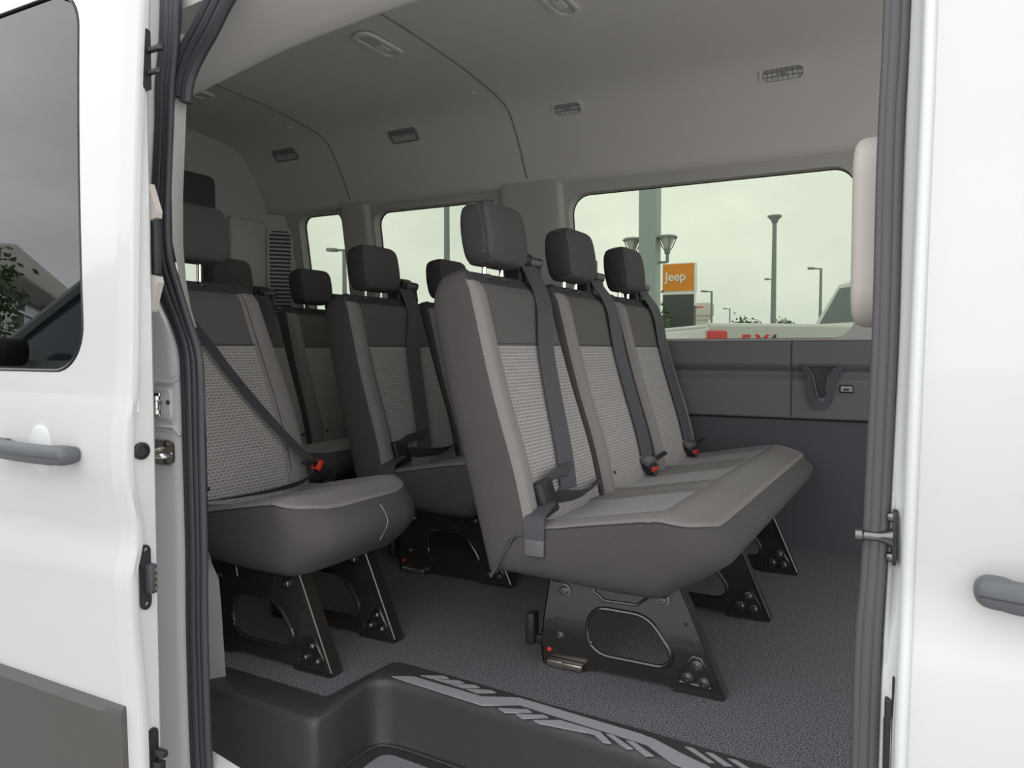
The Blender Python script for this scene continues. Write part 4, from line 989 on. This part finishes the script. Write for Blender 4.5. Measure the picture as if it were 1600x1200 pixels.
# small white pavilion
e = empty('pavilion', (-15.8, 60, GROUND)); setp(e, 'small pale building far behind the orange sign', 'building')
b = MB(); b.box((0, 0, 2.0), (1.2, 1.2, 4.0)); b.build('wall', M['bldg'], e)
b = MB(); b.box((0, 0, 4.6), (1.9, 1.9, 1.0), bev=.1).box((0, 0, 4.0), (1.5, 1.5, .4)); b.build('roof', M['bldg'], e)
b = MB(); b.box((.1, -.96, 4.75), (.9, .02, .09)); b.build('red_band', M['red'], e)
def tree(name, x, y, h, cr_, cz, n, label, trunk=.12, leaf=.12, group=None):
    e = empty(name, (x, y, GROUND)); setp(e, label, 'tree', group)
    b = MB(); b.tube([(0, 0, 0), (.03, 0, h*.4), (0, .05, cz)], [trunk, trunk*.8, trunk*.5], 8)
    for k in range(7):
        t = random.random()*2*PI; b.tube([(0, 0, h*(.35+.05*k)), (cr_*.5*math.cos(t), cr_*.5*math.sin(t), h*(.5+.05*k))], [trunk*.4, trunk*.15], 6)
    b.build('trunk', M['bark'], e)
    f = MB()
    for k in range(n):
        while True:
            p = Vector((random.uniform(-1, 1), random.uniform(-1, 1), random.uniform(-1, 1)))
            if .15 < p.length < 1: break
        c0 = Vector((p.x*cr_, p.y*cr_, cz+p.z*(h-cz)))
        for q in range(5):
            a = Vector([random.gauss(0, 1) for _ in range(3)]).normalized(); b2 = a.cross(Vector([random.gauss(0, 1) for _ in range(3)])).normalized()
            c = c0+Vector([random.gauss(0, leaf) for _ in range(3)]); s = leaf*random.uniform(.5, 1)
            f.add([c-a*s, c+b2*s*.45, c+a*s, c-b2*s*.45], [(0, 1, 2, 3)])
    f.build('foliage', M['leaf'], e, smooth=False)
    return e
tree('leafy_tree', -8.15, 24, 3.42, .95, 1.9, 420, 'green leafy tree between the pale post and the orange sign')
tree('distant_tree', -18.5, 90, 4.95, 2.0, 3.4, 200, 'small far tree on the horizon left of the tallest pole', leaf=.3)
tree('distant_tree', -14.0, 90, 4.75, 1.2, 3.5, 120, 'tiny far tree on the horizon right of the tallest pole', leaf=.3)
tree('leafy_tree', -15.6, 13.5, 2.5, 1.4, 1.3, 300, 'low bushy tree outside, seen under the headrest in the small rear window')

# white pickup parked beyond the van ------------------------------------
def wheel(parent, c, r=.40, w=.27):
    b = MB(); b.lathe([(r*.62, -w/2), (r*.93, -w/2), (r, -w*.35), (r, w*.35), (r*.93, w/2), (r*.62, w/2)], c, axis=(0, 1, 0), n=28); t = b.build('wheel', M['tire'], parent)
    b = MB(); b.lathe([(r*.60, -w*.42), (r*.55, -w*.3), (r*.2, -w*.35), (.05, -w*.4)], c, axis=(0, 1, 0), n=20); b.build('wheel_rim', M['silver'], t)
def carbody(b, prof, y0, y1, z0=None):
    pass
pe = empty('pickup_truck', (-1.56, 6.20, GROUND), math.radians(33.5)); setp(pe, 'white pickup truck parked beyond the wide window with red tail light', 'pickup truck')
Wd = 1.92
arch = lambda cx, r, n=10: [(cx+r*math.cos(t), .44+r*math.sin(t)) for t in lin(PI, 0, n)]
side = [(0, .62), (.0, 1.585), (.01, 1.61), (1.72, 1.60), (5.15, 1.46), (5.35, 1.35), (5.42, 1.0), (5.42, .5), (5.0, .42)]+arch(4.55, .47)[::-1]+[(3.9, .42), (1.5, .42)]+arch(.95, .47)[::-1]+[(.3, .5)]
b = MB(); b.plate(side, [], lambda a, c, t: Vector((a, .0+t, c)), .06); b.plate(side, [], lambda a, c, t: Vector((a, Wd-.06+t, c)), .06)
b.box((.03, Wd/2, 1.10), (.06, Wd, 1.0), bev=.015)
b.box((.85, Wd/2, .75), (1.7, Wd-.1, .1)); b.box((1.74, Wd/2, 1.1), (.06, Wd-.1, 1.0)); b.box((3.0, Wd/2, .8), (2.5, Wd-.05, .7))
b.box((4.7, Wd/2, 1.36), (1.35, Wd-.15, .18), bev=.05)
b.build('truck_body', M['paint'], pe, autos=30)
b = MB(); b.tube([(.02, .03, 1.615), (1.72, .03, 1.605)], .028, 8).tube([(.02, Wd-.03, 1.615), (1.72, Wd-.03, 1.605)], .028, 8).tube([(.03, .03, 1.615), (.03, Wd-.03, 1.615)], .02, 8); b.build('bed_rail_cap', M['paint_in'], pe)
# cab greenhouse
lo_ = [(1.75, .10), (4.05, .10), (4.05, Wd-.10), (1.75, Wd-.10)]; hi_ = [(1.98, .26), (3.35, .26), (3.35, Wd-.26), (1.98, Wd-.26)]
b = MB(); b.grid([[Vector((a, c, 1.45)) for a, c in lo_], [Vector((a*.999, c, 1.60)) for a, c in lo_], [Vector((a, c, 2.10)) for a, c in hi_], [Vector((2.08 if a < 2.5 else 3.2, .36 if c < 1 else Wd-.36, 2.155)) for a, c in hi_]], close=True)
b.add([(2.08, .36, 2.155), (3.2, .36, 2.155), (3.2, Wd-.36, 2.155), (2.08, Wd-.36, 2.155)], [(0, 1, 2, 3)])
cab_ = b.build('cab', M['paint'], pe, autos=20)
b = MB(); b.add([(1.765, .20, 1.62), (1.765, Wd-.20, 1.62), (1.96, Wd-.32, 2.06), (1.96, .32, 2.06)], [(0, 1, 2, 3)]); b.V = [v+Vector((-.006, 0, 0)) for v in b.V]; b.build('rear_glass', M['curtain'], cab_, smooth=False)
b = MB(); b.add([(1.95, .135, 1.62), (3.75, .135, 1.62), (3.25, .252, 2.05), (2.1, .252, 2.05)], [(0, 1, 2, 3)]); b.V = [v+Vector((0, -.012, 0)) for v in b.V]; b.build('side_glass', M['curtain'], cab_, smooth=False)
b = MB(); b.box((1.99, Wd/2, 2.12), (.05, .42, .05), bev=.012); b.build('high_brake_light', M['tail'], cab_)
b = MB(); b.box((.07, -.012, 1.36), (.17, .05, .44), bev=.02); tl = b.build('tail_light', M['tail'], pe)
b = MB(); b.box((.07, Wd+.012, 1.36), (.20, .05, .44), bev=.02); b.build('tail_light', M['tail'], pe)
for cx in (.95, 4.55):
    for cy in (.16, Wd-.16): wheel(pe, (cx, cy, .40))
for ch, x, mm in (('F', .28, 'red'), ('X', .395, 'red'), ('4', .50, 'signdark')):
    textm('side_decal', ch, .16, M[mm], .003, pe, Matrix.Translation((x, -.006, 1.435)) @ Matrix.Rotation(PI/2, 4, 'X'), bold=.004)

# things behind the camera that the dark door glass mirrors ---------------
be = empty('glass_showroom', (-14.0, -5.6, GROUND), math.radians(217.7)); setp(be, 'glass fronted showroom with pale roof band mirrored in the sliding door glass', 'building')
b = MB(); b.box((13, -4, 1.6), (26, 8, 3.2)); b.build('glass_wall', M['curtain'], be, smooth=False)
b = MB(); b.box((13, -4, 3.42), (28, 9, .5), bev=.05); b.build('roof_band', M['bldg'], be)
b = MB()
for k in range(7): b.box((13, .03, .5+k*.44), (26, .08, .05))
for k in range(9): b.box((k*3, .03, 1.6), (.05, .08, 3.2))
b.build('mullions', M['silver'], be)
b = MB(); b.box((21, -3.9, 1.58), (10, 8.6, 3.15)); b.build('dark_wing', M['signdark'], be)
tree('slender_tree', -8.35, -2.75, 2.75, .24, 1.7, 200, 'slender dark leaved tree mirrored in the sliding door glass', trunk=.035, leaf=.06)
def suv(name, loc, rz, paint, label, group):
    e = empty(name, loc, rz); setp(e, label, 'car', group)
    w = 1.85
    side = [(0, .45), (.02, 1.05), (.15, 1.12), (3.1, 1.10), (4.2, .98), (4.45, .85), (4.5, .45), (4.15, .38)]+[(3.72+.4*math.cos(t), .40+.4*math.sin(t)) for t in lin(0, PI, 9)]+[(1.3, .32)]+[(.88+.4*math.cos(t), .40+.4*math.sin(t)) for t in lin(0, PI, 9)]
    b = MB(); b.plate(side, [], lambda a, c, t: Vector((a, t, c)), w); b.build('car_body', paint, e, autos=25)
    lo = [(.08, .04), (3.25, .04), (3.25, w-.04), (.08, w-.04)]; hi = [(.45, .22), (2.35, .22), (2.35, w-.22), (.45, w-.22)]
    b = MB(); b.grid([[Vector((a, c, 1.08)) for a, c in lo], [Vector((a, c, 1.56)) for a, c in hi]], close=True); b.build('side_glass', M['curtain'], e, autos=20)
    b = MB(); b.plate([(.42, .2), (2.38, .2), (2.38, w-.2), (.42, w-.2)], [], lambda a, c, t: Vector((a, c, 1.555+t)), .06)
    for y in (.0, w): 
        s = .03 if y == 0 else -.03
        b.tube([(3.25, y+s, 1.09), (2.36, y+(.2 if y == 0 else -.2), 1.57), (.46, y+(.2 if y == 0 else -.2), 1.57), (.06, y+s, 1.09)], .035, 6).tube([(1.7, y+s, 1.09), (1.6, y+(.2 if y == 0 else -.2), 1.57)], .03, 6)
    b.build('roof', paint, e, autos=30)
    for y in (-.13, w+.13):
        b = MB(); b.box((2.75, y, 1.14), (.20, .20, .14), bev=.05); b.build('wing_mirror', M['black'], e)
    for cx in (.88, 3.72):
        for cy in (.11, w-.11): wheel(e, (cx, cy, .34), .34, .22)
    e.scale = (1, 1, 1.32)
    return e
suv('parked_car', (-8.6, -5.2, GROUND), math.radians(200), M['silver'], 'silver car mirrored in the sliding door glass behind the slender tree', 'cars mirrored in the door glass')
suv('parked_car', (-2.15, -1.15, GROUND), math.radians(180), M['pole'], 'dark car mirrored at the lower right corner of the sliding door glass', 'cars mirrored in the door glass')
bpy.context.view_layer.update()
